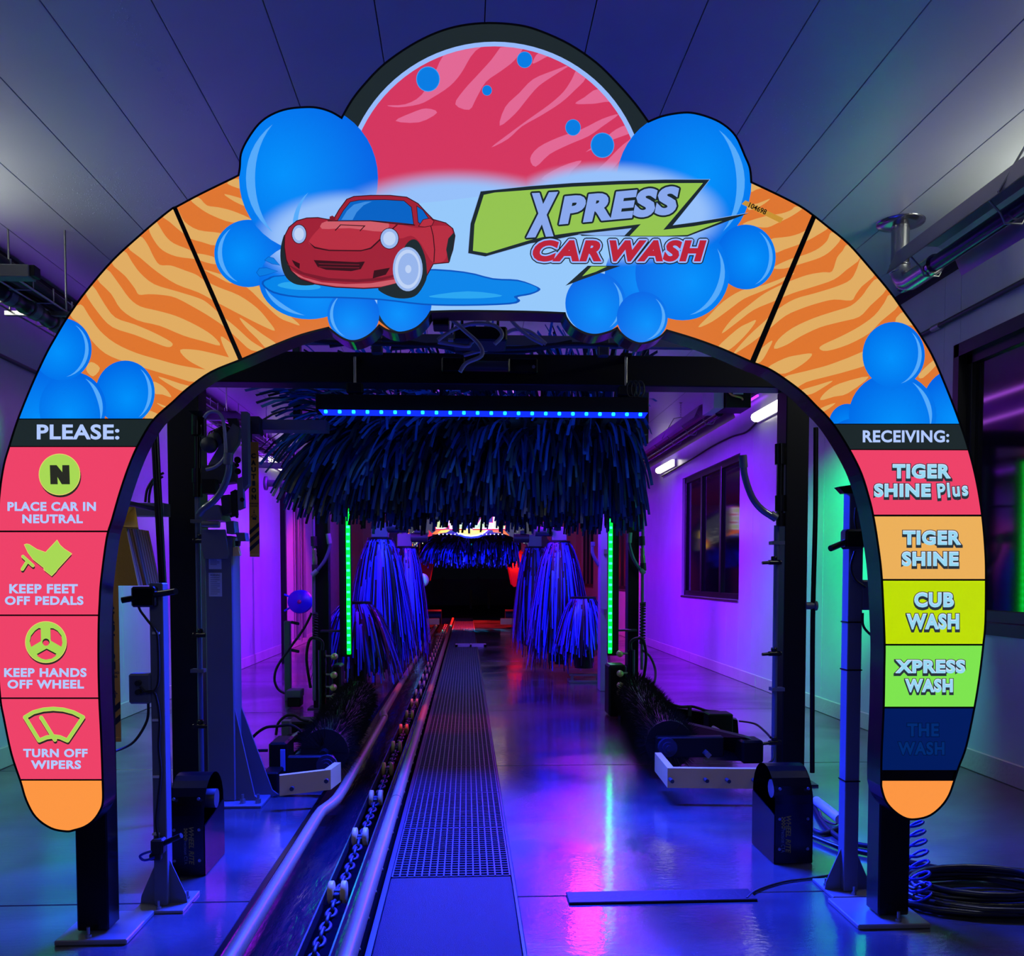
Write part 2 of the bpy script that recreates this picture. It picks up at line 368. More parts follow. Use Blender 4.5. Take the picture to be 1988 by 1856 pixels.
# ================================================================== backlit arch sign
YF = 3.62; TH = .125
def cropf(ox, oy, s): return lambda pts: [(ox+x/s, oy+y/s) for x, y in pts]
cA = cropf(0, 580, 3.712); cB = cropf(100, 180, 3.712); cC = cropf(450, 30, 3.712); cD = cropf(450, 350, 3.712)
cE = cropf(900, 30, 3.712); cG = cropf(900, 330, 3.3133); cH = cropf(1350, 300, 3.712)
cL1 = cropf(0, 850, 6.1875); cL2 = cropf(0, 1150, 6.1875); cL3 = cropf(0, 1330, 6.187)
def crom2(pts, k=4, closed=False):
    P = [Vector((p[0], p[1])) for p in pts]; n = len(P); out = []
    for i in range(n if closed else n-1):
        if closed: p0, p1, p2, p3 = P[i-1], P[i], P[(i+1) % n], P[(i+2) % n]
        else: p0, p1, p2, p3 = P[max(i-1, 0)], P[i], P[i+1], P[min(i+2, n-1)]
        for j in range(k):
            t = j/k; q = .5*((2*p1)+(p2-p0)*t+(2*p0-5*p1+4*p2-p3)*t*t+(3*p1-p0-3*p2+p3)*t**3); out.append((q.x, q.y))
    if not closed: out.append((P[-1].x, P[-1].y))
    return out
def circ(cx, cy, rx, ry=None, n=36, a0=0, a1=360, rot=0.):
    ry = rx if ry is None else ry; out = []
    m = n if a1-a0 >= 360 else n+1
    cr, sr = math.cos(rot), math.sin(rot)
    for i in range(m):
        a = math.radians(a0+(a1-a0)*i/n); x, y = rx*math.cos(a), ry*math.sin(a); out.append((cx+x*cr-y*sr, cy+x*sr+y*cr))
    return out
def crescent(cx, cy, rx, ry, a0, a1, wd, k=.9, n=14):
    o = circ(cx, cy, rx*k, ry*k, n, a0, a1); i = []
    for j in range(n+1):
        t = j/n; a = math.radians(a0+(a1-a0)*t); q = k-wd*math.sin(PI*t); i.append((cx+rx*q*math.cos(a), cy+ry*q*math.sin(a)))
    return o + i[::-1][1:-1]
def offset(poly, d):
    n = len(poly); A = sum(poly[i][0]*poly[(i+1) % n][1]-poly[(i+1) % n][0]*poly[i][1] for i in range(n)); sg = 1 if A > 0 else -1; out = []
    for i in range(n):
        p = Vector(poly[i]); a = (p-Vector(poly[i-1])); b = (Vector(poly[(i+1) % n])-p)
        if a.length < 1e-6 or b.length < 1e-6: out.append((p.x, p.y)); continue
        a.normalize(); b.normalize(); na = Vector((a.y, -a.x)); nb = Vector((b.y, -b.x)); m = na+nb
        if m.length < .3: m = na
        else: m = m / max(.45, (m.length**2)/2)
        q = p + m*d*sg; out.append((q.x, q.y))
    return out

segs = [
 [(142,1610),(129.3,1612),(100,1606),(71,1585),(53,1553),(42,1517),(24,1462.5),(9.7,1395),(2.5,1354),(-3,1270),(-5,1180),(-5,1080),(-2,1010),(2,953),(9.7,903),(20,867),(36,817),(62,752),(89,693),(108,658),(134,615),(170,565),(221,506),(272,459),(302,433),(334,407.6),(345,402.5),(391,378),(465,342)],
 [(465,341.6),(467.7,325),(470,298.5),(482.5,271.6),(504,242),(528,224.5),(558,213.7),(595,210),(620,212),(644,220),(664,232)],
 [(664,232),(684,197),(709,165),(746,127),(797.5,90.6),(849,65),(897,51.5),(950,46.7),(1008,51),(1051,63.2),(1105,88),(1156,123),(1196,162),(1231,202),(1258,239)],
 [(1258,239),(1285,228),(1315,222),(1342,221),(1374,229),(1403,243),(1427,266),(1444,303),(1453.7,327),(1456.5,355)],
 [(1456.5,355),(1511.6,381),(1552,402),(1576,418.5),(1606,442),(1646,475),(1687,521),(1727,569),(1754,607),(1781,645),(1808,690.6),(1835,752.6),(1861,820),(1879,875),(1894,936),(1905,1004),(1911,1075),(1912,1130),(1911,1207),(1907,1251),(1900,1310),(1890,1372),(1874,1448),(1859.5,1488),(1850,1517),(1840.5,1543),(1826,1564),(1805,1581),(1781,1588),(1760,1587),(1738.6,1574),(1722,1555),(1714,1531),(1713,1515),(1713.7,1464.6),(1717.7,1374),(1719,1298.6),(1719.6,1251),(1717,1180),(1713,1108),(1705,1046),(1697.6,1002),(1690,969),(1674.5,919),(1651.4,872.5),(1624,828.6),(1604,804),(1587,787.6),(1560,760.6),(1522,732),(1493,714),(1458,700),(1404,676),(1350,656),(1294,639)],
 [(1294,639),(1282,651),(1262,661),(1241,664.5),(1220,656),(1205,643),(1199,634)],
 [(1199,634),(1181,642.5),(1156.5,648),(1135,644),(1114,632),(1102,617),(1098,606)],
 [(1098,606),(1021,603),(900,601.6),(835,603)],
 [(835,603),(824.5,619),(805.6,635.6),(778.7,643.6),(754,639.6),(736,629)],
 [(736,629),(719.4,646),(700.5,657),(681.7,660),(662.8,653),(644,639),(638,634)],
 [(638,634),(584.7,648),(531,668.6),(470,695),(409.5,720),(363.7,752),(334,779),(296,814),(269,857.5),(250.5,898),(231.7,952),(215.5,1008),(205,1045),(194,1128),(191.5,1166),(189.5,1210),(189,1280),(190.5,1355),(194,1427),(197,1512),(197.5,1556),(190.7,1576),(178,1593),(161.6,1604),(142,1610)],
]
OUT = []
for s in segs: OUT += crom2(s, 4)[:-1]

# ---- printed artwork: (polygon, colour key), later ones lie on top
art = []
ORG = 'or'; LOR = 'lo'; PK = 'pk'; LPK = 'lp'
def A(poly, key, smooth=False, k=4): art.append((crom2(poly, k, True) if smooth else list(poly), key))
A([(-80,20),(2080,20),(2080,860),(-80,860)], ORG)
stB = [
 [(700,975),(740,1065),(800,1135),(900,1180),(1040,1200),(1120,1225),(1190,1235),(1180,1190),(1100,1165),(1030,1155),(990,1130),(880,1085),(820,1030),(770,950),(745,925)],
 [(800,885),(850,930),(920,990),(1000,1050),(1080,1075),(1185,1100),(1240,1040),(1210,1010),(1060,990),(960,930),(915,850),(880,820)],
 [(550,1110),(640,1190),(760,1290),(900,1380),(1060,1440),(1190,1510),(1400,1620),(1520,1680),(1610,1715),(1560,1640),(1480,1550),(1350,1460),(1200,1400),(1100,1350),(1040,1310),(960,1280),(860,1245),(780,1240),(735,1180),(690,1090),(635,1035)],
 [(430,1220),(530,1320),(600,1410),(630,1455),(700,1452),(800,1458),(900,1480),(1050,1560),(1150,1620),(1250,1690),(1350,1780),(1440,1856),(1540,1856),(1440,1790),(1330,1690),(1220,1600),(1130,1520),(1060,1480),(900,1430),(740,1380),(640,1300),(580,1220),(520,1140)],
 [(325,1335),(430,1450),(500,1560),(620,1640),(780,1680),(950,1750),(1090,1790),(1215,1822),(1160,1750),(1050,1680),(900,1610),(760,1570),(640,1540),(560,1480),(480,1370),(395,1270)],
 [(240,1435),(340,1590),(440,1690),(600,1745),(740,1800),(830,1832),(868,1825),(860,1795),(740,1730),(600,1670),(460,1620),(380,1520),(295,1390)],
 [(1220,1756),(1240,1830),(1300,1940),(1340,1940),(1320,1840),(1275,1790)],
 [(1355,1620),(1400,1690),(1480,1770),(1560,1850),(1630,1820),(1520,1740),(1440,1680)],
 [(1400,1390),(1450,1440),(1540,1530),(1640,1620),(1720,1655),(1790,1676),(1720,1610),(1640,1540),(1560,1430),(1500,1395)],
 [(1100,1275),(1180,1320),(1290,1375),(1300,1340),(1240,1315)],
 [(1000,770),(1080,840),(1170,890),(1300,935),(1440,930),(1420,900),(1300,850),(1200,825),(1120,812),(1060,755)],
 [(1265,650),(1320,680),(1380,692),(1380,640),(1330,620)], [(1245,730),(1320,785),(1420,825),(1400,775)],
]
for p in stB: A(cB(p), LOR, True, 3)
stA = [
 [(500,110),(600,205),(660,300),(760,395),(900,455),(1060,505),(1250,560),(1420,600),(1600,520),(1480,510),(1300,480),(1150,440),(980,390),(830,320),(720,230),(640,120),(580,40)],
 [(1298,368),(1340,430),(1420,480),(1520,520),(1640,500),(1720,440),(1640,420),(1500,385),(1400,367)],
 [(1140,560),(1230,625),(1330,670),(1400,640),(1300,612)], [(1100,600),(1110,680),(1170,690),(1235,710),(1200,655),(1150,615)],
 [(1130,750),(1170,780),(1215,785)], [(1060,805),(1050,880),(1130,880),(1150,840)],
 [(655,455),(620,510),(670,560),(720,500)]]
for p in stA: A(cA(p), LOR, True, 3)
stH = [
 [(400,270),(440,252),(490,236),(440,210),(395,220)], [(380,365),(450,352),(540,318),(470,372),(390,400)],
 [(340,500),(500,445),(620,425),(690,400),(720,375),(780,380),(700,440),(600,490),(520,525),(440,520)],
 [(530,615),(680,590),(780,555),(840,500),(870,460),(960,520),(880,580),(800,625),(740,650),(640,685),(570,705)],
 [(560,815),(680,755),(800,718),(890,675),(950,620),(980,560),(1050,600),(980,690),(900,742),(780,782),(640,822)],
 [(1100,650),(1190,740),(1090,830),(1000,900),(860,950),(700,1000),(560,1060),(420,1120),(300,1210),(190,1290),(260,1190),(380,1090),(500,1000),(640,930),(800,870),(920,848),(985,842),(1020,745),(1060,695)],
 [(1200,750),(1300,850),(1200,950),(1155,1010),(1122,1052),(1000,1045),(880,1072),(760,1112),(650,1162),(540,1250),(440,1330),(370,1380),(270,1440),(380,1310),(500,1200),(600,1110),(720,1040),(860,1000),(1020,950),(1120,900),(1165,820)],
 [(1310,895),(1380,965),(1260,1090),(1180,1170),(1050,1205),(900,1245),(760,1310),(660,1370),(568,1400),(600,1330),(700,1250),(850,1180),(1000,1130),(1120,1090),(1200,1020),(1250,950)],
 [(1400,1010),(1470,1080),(1340,1200),(1250,1290),(1100,1370),(950,1415),(895,1400),(920,1370),(1050,1310),(1180,1240),(1290,1160),(1360,1070)],
 [(1510,1130),(1590,1230),(1440,1205)], [(552,1340),(530,1400),(470,1495),(400,1500),(450,1420)],
 [(840,1435),(800,1490),(700,1555),(620,1580),(520,1540),(640,1470),(740,1445)],
 [(1240,1415),(1250,1505),(1100,1560),(950,1600),(800,1640),(700,1690),(630,1610),(800,1560),(950,1520),(1100,1465)],
 [(990,1630),(920,1680),(840,1725),(780,1730),(760,1700),(880,1662)],
 [(1250,1600),(1100,1720),(1000,1745),(900,1770),(940,1710),(1040,1650)], [(1010,1790),(930,1850),(900,1830)],
 [(1640,1610),(1750,1500),(1720,1480),(1610,1585)],
 [(20,1245),(100,1160),(200,1060),(330,980),(460,950),(590,905),(716,852),(620,920),(480,985),(350,1040),(240,1120),(120,1205)],
 [(150,1400),(300,1260),(380,1215),(438,1195),(380,1280),(280,1380),(210,1420)]]
for p in stH: A(cH(p), LOR, True, 3)
# centre circle: black ring, pale ring, pink ground and pink stripes
A(circ(960,375.5,334,334,96), 'dk'); A(circ(960,375.5,294.5,294.5,96), 'ri'); A(circ(960,375.5,285.5,285.5,96), PK)
PKC = Vector((960,375.5))
def clipc(poly, R=285.4):
    out = []
    for p in poly:
        d = Vector(p)-PKC
        if d.length > R: d = d.normalized()*R
        out.append((PKC.x+d.x, PKC.y+d.y))
    return out
stp = [cC(p) for p in [
 [(1560,230),(1800,180),(1720,300),(1650,420),(1570,510),(1450,590),(1350,640),(1200,662),(1120,648),(1250,640),(1370,570),(1470,400)],
 [(1640,610),(1740,480),(1860,350),(2000,200),(1900,300),(1860,430),(1800,520),(1740,600)],
 [(1180,760),(1300,700),(1400,670),(1480,700),(1350,770)]]]
stp += [cE(p) for p in [
 [(-60,640),(0,540),(100,430),(200,320),(300,200),(430,215),(370,320),(270,400),(160,480),(90,600),(40,680)],
 [(260,795),(300,660),(400,560),(500,460),(640,400),(760,360),(640,440),(540,510),(460,600),(370,710)],
 [(200,950),(330,850),(480,740),(620,640),(720,550),(780,460),(820,390),(880,450),(800,540),(700,630),(560,720),(420,800),(320,890)],
 [(805,635),(870,590),(970,530),(1080,600),(980,630),(900,638)],
 [(540,950),(680,880),(850,820),(1000,745),(1117,713),(1000,800),(900,870),(760,930),(620,1000),(520,1090),(480,1030)],
 [(1100,820),(1210,780),(1240,830),(1050,905),(880,985),(1000,900)],
 [(560,1180),(700,1090),(850,1045),(780,1120),(720,1190)],
 [(900,1180),(1030,1050),(1150,930),(1250,870),(1180,980),(1080,1100),(1010,1180)],
 [(500,330),(540,270),(610,285),(510,345)]]]
for p in stp: A(clipc(crom2(p, 3, True)), LPK)
# white lower field under the car and the lettering
A([(640,470),(700,420),(760,400),(860,390),(1200,350),(1300,400),(1290,560),(1130,640),(800,640),(670,560)], 'wf')
# bubbles
BUB = {}
def bubble(key, cx, cy, rx, ry, fx, fy, cres=None, wd=.13):
    BUB[key] = (cx, cy, rx, ry, fx, fy); A(circ(cx, cy, rx, ry, 44), key)
    if cres: A(crescent(cx, cy, rx, ry, cres[0], cres[1], wd), 'cr')
A(crom2(segs[1], 4)+[(664,330),(560,400),(468,345)], 'b10'); A(crom2(segs[3], 4)+[(1430,420),(1300,380),(1240,300)], 'b2')
bubble('b1', 1240, 535, 66, 72, .2, .2)
bubble('b2', 1328, 354, 131, 138, .25, -.1, (-55, 50), .12)
bubble('b3', 1448, 499, 58, 63, .2, .1, (-60, 70), .12)
bubble('b4', 1325, 530, 91.5, 92, .2, .2, (-35, 80), .12)
bubble('b5', 1156.5, 589, 59, 60, .1, .3, (-50, 60), .12)
bubble('b6', 1247, 616, 49.5, 49.5, .2, .3, (-55, 80), .13)
bubble('b7', 482, 492, 66, 65.5, -.2, .1, (110, 235), .13)
bubble('b8', 600, 545, 97, 75, .1, .3, (95, 170), .10)
bubble('b9', 785, 588, 53, 57, -.2, .4, None)
bubble('b10', 599, 346, 135, 142, -.35, -.05, (125, 235), .13)
A(crescent(640, 440, 80, 90, 130, 235, .12), 'cr')
bubble('b11', 686, 611, 50.5, 50.5, -.1, .3, (110, 235), .12)
bubble('b12', 80, 800, 82, 82, 0, .3); bubble('b13', 243, 762, 57.5, 62, .1, .2, (-55, 60), .12)
bubble('b14', 141, 792, 65, 70, -.1, .2, (-65, 25), .13); bubble('b15', 120, 678, 58, 60.5, -.1, .1, (-60, 80), .12)
bubble('b16', 1850, 800, 62, 82, 0, .2); bubble('b17', 1645, 824, 36, 40, 0, .2)
bubble('b18', 1733, 806, 85, 82, .1, .3, (-60, 20), .10); bubble('b19', 1735, 689, 60.5, 64, -.1, .1, (-50, 75), .12)
A(circ(1660, 872, 60, 60), 'b18')
for cx, cy, r in ((831,153.5,23),(1018.5,116,15),(945.5,175.5,9.5),(1112.5,247.5,15),(1169.5,282,23)):
    A(circ(cx, cy, r, r*1.07, 24), 'rim'); A(circ(cx, cy, r*.93, r*1.0, 24), 'sb')
# puddle, drops and a plain red car
A([(508,551),(520,540),(560,533),(800,522),(900,527),(957,540),(1005,543),(1040,555),(1049,563),(1030,572),(1005,577),(1010,584),(990,591),(900,594),(820,592),(740,583),(660,579),(580,578),(530,569)], 'bd', True, 3)
A([(512,551),(524,542),(562,535),(800,525),(900,530),(957,543),(1005,546),(1038,556),(1043,563),(1028,569),(998,575),(1004,583),(985,588),(900,591),(820,589),(740,580),(660,576),(580,575),(532,566)], 'pu', True, 3)
A(cD([(330,760),(380,735),(480,735),(600,745),(640,775),(560,790),(430,785)]), 'p2', True, 3)
A(cD([(1420,835),(1700,800),(1950,830),(1800,850),(1550,850)]), 'p2', True, 3)
for p in ([(240,575),(265,553),(300,562),(345,612),(290,600)], [(180,665),(200,635),(250,632),(330,655),(250,680),(200,690)]): A(offset(cD(p), 1), 'bd'); A(cD(p), 'sb')
car_t = cD([(388,400),(362,440),(350,520),(355,600),(375,670),(410,720),(470,752),(560,757),(600,735),(430,640)])
A(car_t, 'tk', True, 3)
body = cD([(385,400),(415,340),(470,295),(540,275),(620,272),(690,285),(735,285),(775,215),(830,140),(880,120),(1000,112),(1140,112),(1260,125),(1340,170),(1400,235),(1450,285),(1540,310),(1590,350),(1605,400),(1590,500),(1560,590),(1450,600),(1400,690),(1240,705),(1180,745),(1080,770),(950,777),(750,768),(600,745),(500,710),(430,650),(395,570),(382,480)])
A(offset(body, 1.8), 'ln'); A(body, 'cr1')
A(cD([(560,430),(640,335),(700,290),(1000,292),(1180,315),(1090,400),(1000,480),(940,500),(700,495),(570,465)]), 'cr2', True, 3)
A(cD([(690,292),(1000,294),(1130,310),(1085,370),(850,345),(650,350)]), 'cr3', True, 3)
A(cD([(1200,320),(1340,345),(1440,330),(1560,330),(1590,380),(1560,500),(1530,580),(1450,590),(1400,520),(1350,440),(1290,400),(1210,420),(1170,360)]), 'cr2', True, 3)
A(cD([(430,650),(520,700),(650,735),(820,748),(1000,742),(1120,722),(1240,705),(1180,742),(1080,766),(950,773),(750,764),(600,741),(480,695)]), 'cr3')
A(cD([(395,600),(520,665),(700,705),(900,715),(1080,700),(1170,680),(1160,700),(1080,722),(900,735),(650,722),(480,672)]), 'cr4')
for p in ([(548,440),(600,480),(700,502),(930,504),(1000,485),(1090,400),(1190,318),(1196,322),(1096,408),(1005,494),(930,512),(700,510),(596,490)],
          [(742,360),(782,318),(965,326),(925,368),(920,364),(950,332),(786,324),(748,364)],
          [(1430,300),(1455,400),(1465,500),(1460,590),(1453,590),(1458,500),(1448,400),(1424,300)],
          [(690,288),(1000,288),(1180,310),(1320,320),(1320,327),(1180,317),(1000,296),(690,296)]): A(cD(p), 'ln')
ws = cD([(765,290),(805,220),(855,158),(920,145),(1100,142),(1240,150),(1292,195),(1308,316),(1180,302),(1000,288)])
A(offset(ws, 1.3), 'ln'); A(ws, 'gl'); A(cD([(790,285),(830,220),(880,175),(960,155),(1010,152),(950,180),(900,230),(870,286)]), 'g2')
sw = cD([(1335,190),(1375,215),(1415,275),(1360,312),(1345,300)]); A(offset(sw, 1.3), 'ln'); A(sw, 'gl')
mi_ = cD([(1350,330),(1380,285),(1430,275),(1455,295),(1440,325),(1390,335)]); A(offset(mi_, 1.2), 'ln'); A(mi_, 'cr2')
A(cD([(705,288),(705,262),(725,254),(748,270),(742,292)]), 'cr4')
for cx, cy, rx, ry in ((485,388,50,66),(1136,420,64,72)):       # plain round headlamps
    x, y = cD([(cx, cy)])[0]; A(circ(x, y, rx/3.712+1.4, ry/3.712+1.4, 24), 'ln'); A(circ(x, y, rx/3.712, ry/3.712, 24), 'hl'); A(circ(x, y, rx/3.712*.7, ry/3.712*.7, 24), 'h2')
A(cD([(590,575),(900,590),(960,585),(930,640),(860,655),(680,645),(620,625)]), 'ln')      # air intake
for yy in (598, 620): A(cD([(625,yy),(920,yy+8),(918,yy+14),(628,yy+6)]), 'cr4')
A(cD([(432,573),(490,600),(488,640),(455,615)]), 'ln'); A(cD([(1025,650),(1140,630),(1110,680),(1015,708)]), 'ln')
A(cD([(1235,520),(1265,450),(1310,425),(1350,450),(1390,540),(1405,640),(1400,720),(1340,820),(1270,850),(1180,848),(1100,820),(1055,778),(1170,745),(1240,700)]), 'tk', True, 3)
x, y = cD([(1268,640)])[0]; A(circ(x, y, 29, 43, 30), 'hl'); A(circ(x, y, 25, 38, 30), 'h2'); A(circ(x+1, y, 20, 31, 30), 'hl'); A(circ(x+1, y, 6, 8, 16), 'h2')
A(cD([(1560,580),(1545,500),(1560,420),(1598,378),(1606,400),(1592,500),(1570,590)]), 'tk')
# lettering bolt
bolt = cG([(130,160),(200,145),(430,128),(700,108),(1000,93),(1300,85),(1540,84),(1285,385),(1480,362),(1665,328),(1440,418),(1300,424),(1068,424),(1140,348),(900,378),(700,402),(540,425),(430,450),(330,480),(150,535),(60,520),(70,350)])
bb = cG([(110,138),(430,104),(700,84),(1000,70),(1300,62),(1582,62),(1345,356),(1500,335),(1640,312),(1835,277),(1440,428),(1068,428),(740,416),(560,452),(430,472),(330,502),(140,556),(30,535),(45,345)])
A(offset(bb, 1.0), 'pw'); A(bb, 'tk'); A(bolt, 'gn')
A(cG([(745,411),(900,388),(1082,374),(1035,424),(760,424)]), 'tk'); A(cG([(735,412),(900,395),(1082,374),(1035,422),(850,422)]), 'pw')
A(cG([(655,745),(798,616),(1010,616),(900,655),(760,705)]), 'tk'); A(cG([(763,684),(822,621),(922,621),(850,655)]), 'gn')

# ---- lower leg panels
cells = [   # name, cell polygon, base colour key, label
 ('upper_left', [(-80,300),(290,300),(512,812.5),(-80,812.5)], None, 'upper left curve panel printed with orange stripes and blue bubbles'),
 ('centre', [(177,20),(1745,20),(1409,811),(521,811)], None, 'wide crown panel printed with pink circle, red car and lettering'),
 ('upper_right', [(1753,20),(2080,20),(2080,822.5),(1417,822.5)], None, 'upper right curve panel printed with orange stripes and blue bubbles'),
 ('l0', [(-80,814.5),(512,814.5),(512,866),(-80,866)], 'dk', 'black header panel reading PLEASE'),
 ('l1', [(-80,868),(512,868),(512,1030),(-80,1030)], 'rd', 'red panel with letter N symbol about neutral gear'),
 ('l2', [(-80,1033.3),(512,1033.3),(512,1193),(-80,1193)], 'rd', 'red panel with foot and pedal symbol'),
 ('l3', [(-80,1196),(512,1196),(512,1354),(-80,1354)], 'rd', 'red panel with steering wheel symbol'),
 ('l4', [(-80,1357),(512,1357),(512,1512.5),(-80,1512.5)], 'rd', 'red panel with windscreen wiper symbol'),
 ('l5', [(-80,1515.7),(512,1515.7),(512,1700),(-80,1700)], 'oc', 'plain orange rounded foot panel'),
 ('r0', [(1417,824),(2080,824),(2080,873),(1417,871)], 'dk', 'black header panel reading RECEIVING'),
 ('r1', [(1417,873),(2080,875),(2080,999),(1417,999)], 'rd', 'red wash package panel'),
 ('r2', [(1417,1002.7),(2080,1002.7),(2080,1124),(1417,1124)], 'tn', 'amber wash package panel'),
 ('r3', [(1417,1127.5),(2080,1127.5),(2080,1250),(1417,1250)], 'li', 'lime wash package panel'),
 ('r4', [(1417,1253.5),(2080,1253.5),(2080,1371.8),(1417,1371.8)], 'gr', 'green wash package panel'),
 ('r5', [(1417,1375.4),(2080,1375.4),(2080,1495),(1417,1495)], 'nv', 'unlit navy wash package panel'),
 ('r6', [(1417,1516),(2080,1516),(2080,1700),(1417,1700)], 'oc', 'plain orange rounded foot panel'),
]
for nm, cell, key, lb in cells:
    if key: A(cell, key)
def icon(poly, dx=0, dy=4.5, key='ic', sh=True):
    return poly
nc = cL1([(715,440)])[0]
A(circ(nc[0]+1.5, nc[1]+4, 40.5, 40.5, 40), 'ik'); A(circ(nc[0], nc[1], 40.5, 40.5, 40), 'ie'); A(circ(nc[0], nc[1], 39.2, 39.2, 40), 'ic')
A(cL1([(598,328),(680,328),(748,412),(748,328),(832,328),(840,558),(742,558),(690,470),(694,558),(606,558)]), 'ik')
boot = cL1([(295,1285),(320,1276),(350,1282),(440,1340),(548,1378),(685,1232),(720,1290),(770,1335),(858,1392),(690,1575),(670,1605),(620,1655),(530,1585),(528,1560),(400,1460),(340,1380)])
sh = lambda p, dx=1, dy=3.6: [(x+dx, y+dy) for x, y in p]
A(sh(boot), 'ik'); A(offset(boot, 1.0), 'ie'); A(boot, 'ic')
def capsule(p, q, r, n=8):
    p = Vector(p); q = Vector(q); d = (q-p).normalized(); a = math.atan2(d.y, d.x); out = []
    for i in range(n+1): t = a+PI/2+PI*i/n; out.append((p.x+r*math.cos(t), p.y+r*math.sin(t)))
    for i in range(n+1): t = a-PI/2+PI*i/n; out.append((q.x+r*math.cos(t), q.y+r*math.sin(t)))
    return out
T1 = cL1([(275,1425),(395,1535)]); T2 = cL1([(330,1480),(268,1578)])
for (a, b) in (T1, T2): A(sh(capsule(a, b, 3.2)), 'ik')
for (a, b) in (T1, T2): A(capsule(a, b, 3.3), 'ie')
for (a, b) in (T1, T2): A(capsule(a, b, 2.6), 'ic')
wc = cL2([(552,598)])[0]
A(circ(wc[0]+1, wc[1]+3.4, 40.6, 40.6, 44), 'ik'); A(circ(wc[0], wc[1], 40.6, 40.6, 44), 'ie'); A(circ(wc[0], wc[1], 39.4, 39.4, 44), 'ic')
for hp in ([(488,432),(490,570),(372,640),(356,590),(372,520),(420,460),(465,428)], [(605,430),(608,565),(735,638),(748,590),(738,520),(690,460),(640,432)], [(440,742),(560,675),(680,738),(620,778),(552,790),(500,778)]):
    q = cL2(hp); A(q, 'ik'); A(sh(q, .4, 2.6) if hp[0][0] != 440 else sh(q, 0, 3), 'rd')
hc = cL2([(552,598)])[0]; A(circ(hc[0], hc[1], 7, 7, 16), 'ik'); A(circ(hc[0], hc[1]+2, 6, 5.2, 16), 'rd')
wip = [(300,1500),(400,1440),(520,1408),(640,1398),(760,1408),(880,1440),(998,1500)]; wil = [(998,1500),(810,1780)]; wir = [(470,1780),(300,1500)]; wib = [(470,1780),(560,1742),(650,1730),(720,1740),(810,1780)]
def stroke(pl, r, key, off=(0, 0)):
    q = cL2(pl)
    for i in range(len(q)-1): A([(x+off[0], y+off[1]) for x, y in capsule(q[i], q[i+1], r, 6)], key)
wpr = cL2([(495,1505),(660,1770)])
for pl in (wip, wil, wir, wib): stroke(pl, 3.7, 'ik', (1, 4))
A(sh(capsule(wpr[0], wpr[1], 3.7), 1, 4), 'ik')
for r, key in ((4.0, 'ie'), (3.3, 'ic')):
    for pl in (wip, wil, wir, wib): stroke(pl, r, key)
    A(capsule(wpr[0], wpr[1], r), key)

# ---- colours of the print (it is lit from behind)
PAL = dict(zip(['or','lo','dk','ri','pk','lp','wf','cr','rim','sb','bd','pu','p2','tk','ln','cr1','cr2','cr3','cr4','gl','g2','hl','h2','pw','gn','rd','oc','tn','li','gr','nv','ik','ie','ic'],
 [(222,118,48),(224,172,98),(32,44,46),(150,185,250),(212,54,94),(226,104,148),(150,200,250),(86,170,250),(60,150,240),(6,124,226),(0,84,190),(0,132,232),(40,165,240),(26,38,42),(52,8,16),(158,30,50),(182,44,62),(206,92,104),(120,20,38),(0,98,196),(60,140,225),(150,180,235),(190,210,245),(140,178,240),(148,196,78),(238,66,104),(253,150,66),(236,176,90),(190,222,0),(126,228,78),(0,26,92),(40,42,34),(236,208,110),(168,216,84)]))
def halo_nodes(m, rgb):
    """soft pale glow of the print around the car and the lettering"""
    nt = m.node_tree; b = nt.nodes['Principled BSDF']; g = nt.nodes.new('ShaderNodeNewGeometry'); prev = None
    for (cx, cy, rx, ry) in ((700, 470, 215, 105), (900, 470, 300, 145), (1190, 415, 230, 105)):
        c = at(cx, cy, YF); sx = (at(cx+rx, cy, YF)-c).x; sz = (c-at(cx, cy+ry, YF)).z
        s = nt.nodes.new('ShaderNodeVectorMath'); s.operation = 'SUBTRACT'; s.inputs[1].default_value = (c.x, 0, c.z); nt.links.new(g.outputs['Position'], s.inputs[0])
        q = nt.nodes.new('ShaderNodeVectorMath'); q.operation = 'MULTIPLY'; q.inputs[1].default_value = (1/sx, 0, 1/sz); nt.links.new(s.outputs[0], q.inputs[0])
        l = nt.nodes.new('ShaderNodeVectorMath'); l.operation = 'LENGTH'; nt.links.new(q.outputs[0], l.inputs[0])
        r = nt.nodes.new('ShaderNodeMapRange'); r.interpolation_type = 'SMOOTHSTEP'; r.inputs['From Min'].default_value = 1.0; r.inputs['From Max'].default_value = .72
        nt.links.new(l.outputs['Value'], r.inputs['Value'])
        if prev is None: prev = r.outputs[0]
        else:
            x = nt.nodes.new('ShaderNodeMath'); x.operation = 'MAXIMUM'; nt.links.new(prev, x.inputs[0]); nt.links.new(r.outputs[0], x.inputs[1]); prev = x.outputs[0]
    mx = nt.nodes.new('ShaderNodeMix'); mx.data_type = 'RGBA'; mx.inputs['B'].default_value = (*lin(rgb), 1)
    if b.inputs['Emission Color'].is_linked: nt.links.new(b.inputs['Emission Color'].links[0].from_socket, mx.inputs['A'])
    else: mx.inputs['A'].default_value = b.inputs['Emission Color'].default_value
    nt.links.new(prev, mx.inputs['Factor']); nt.links.new(mx.outputs['Result'], b.inputs['Emission Color'])
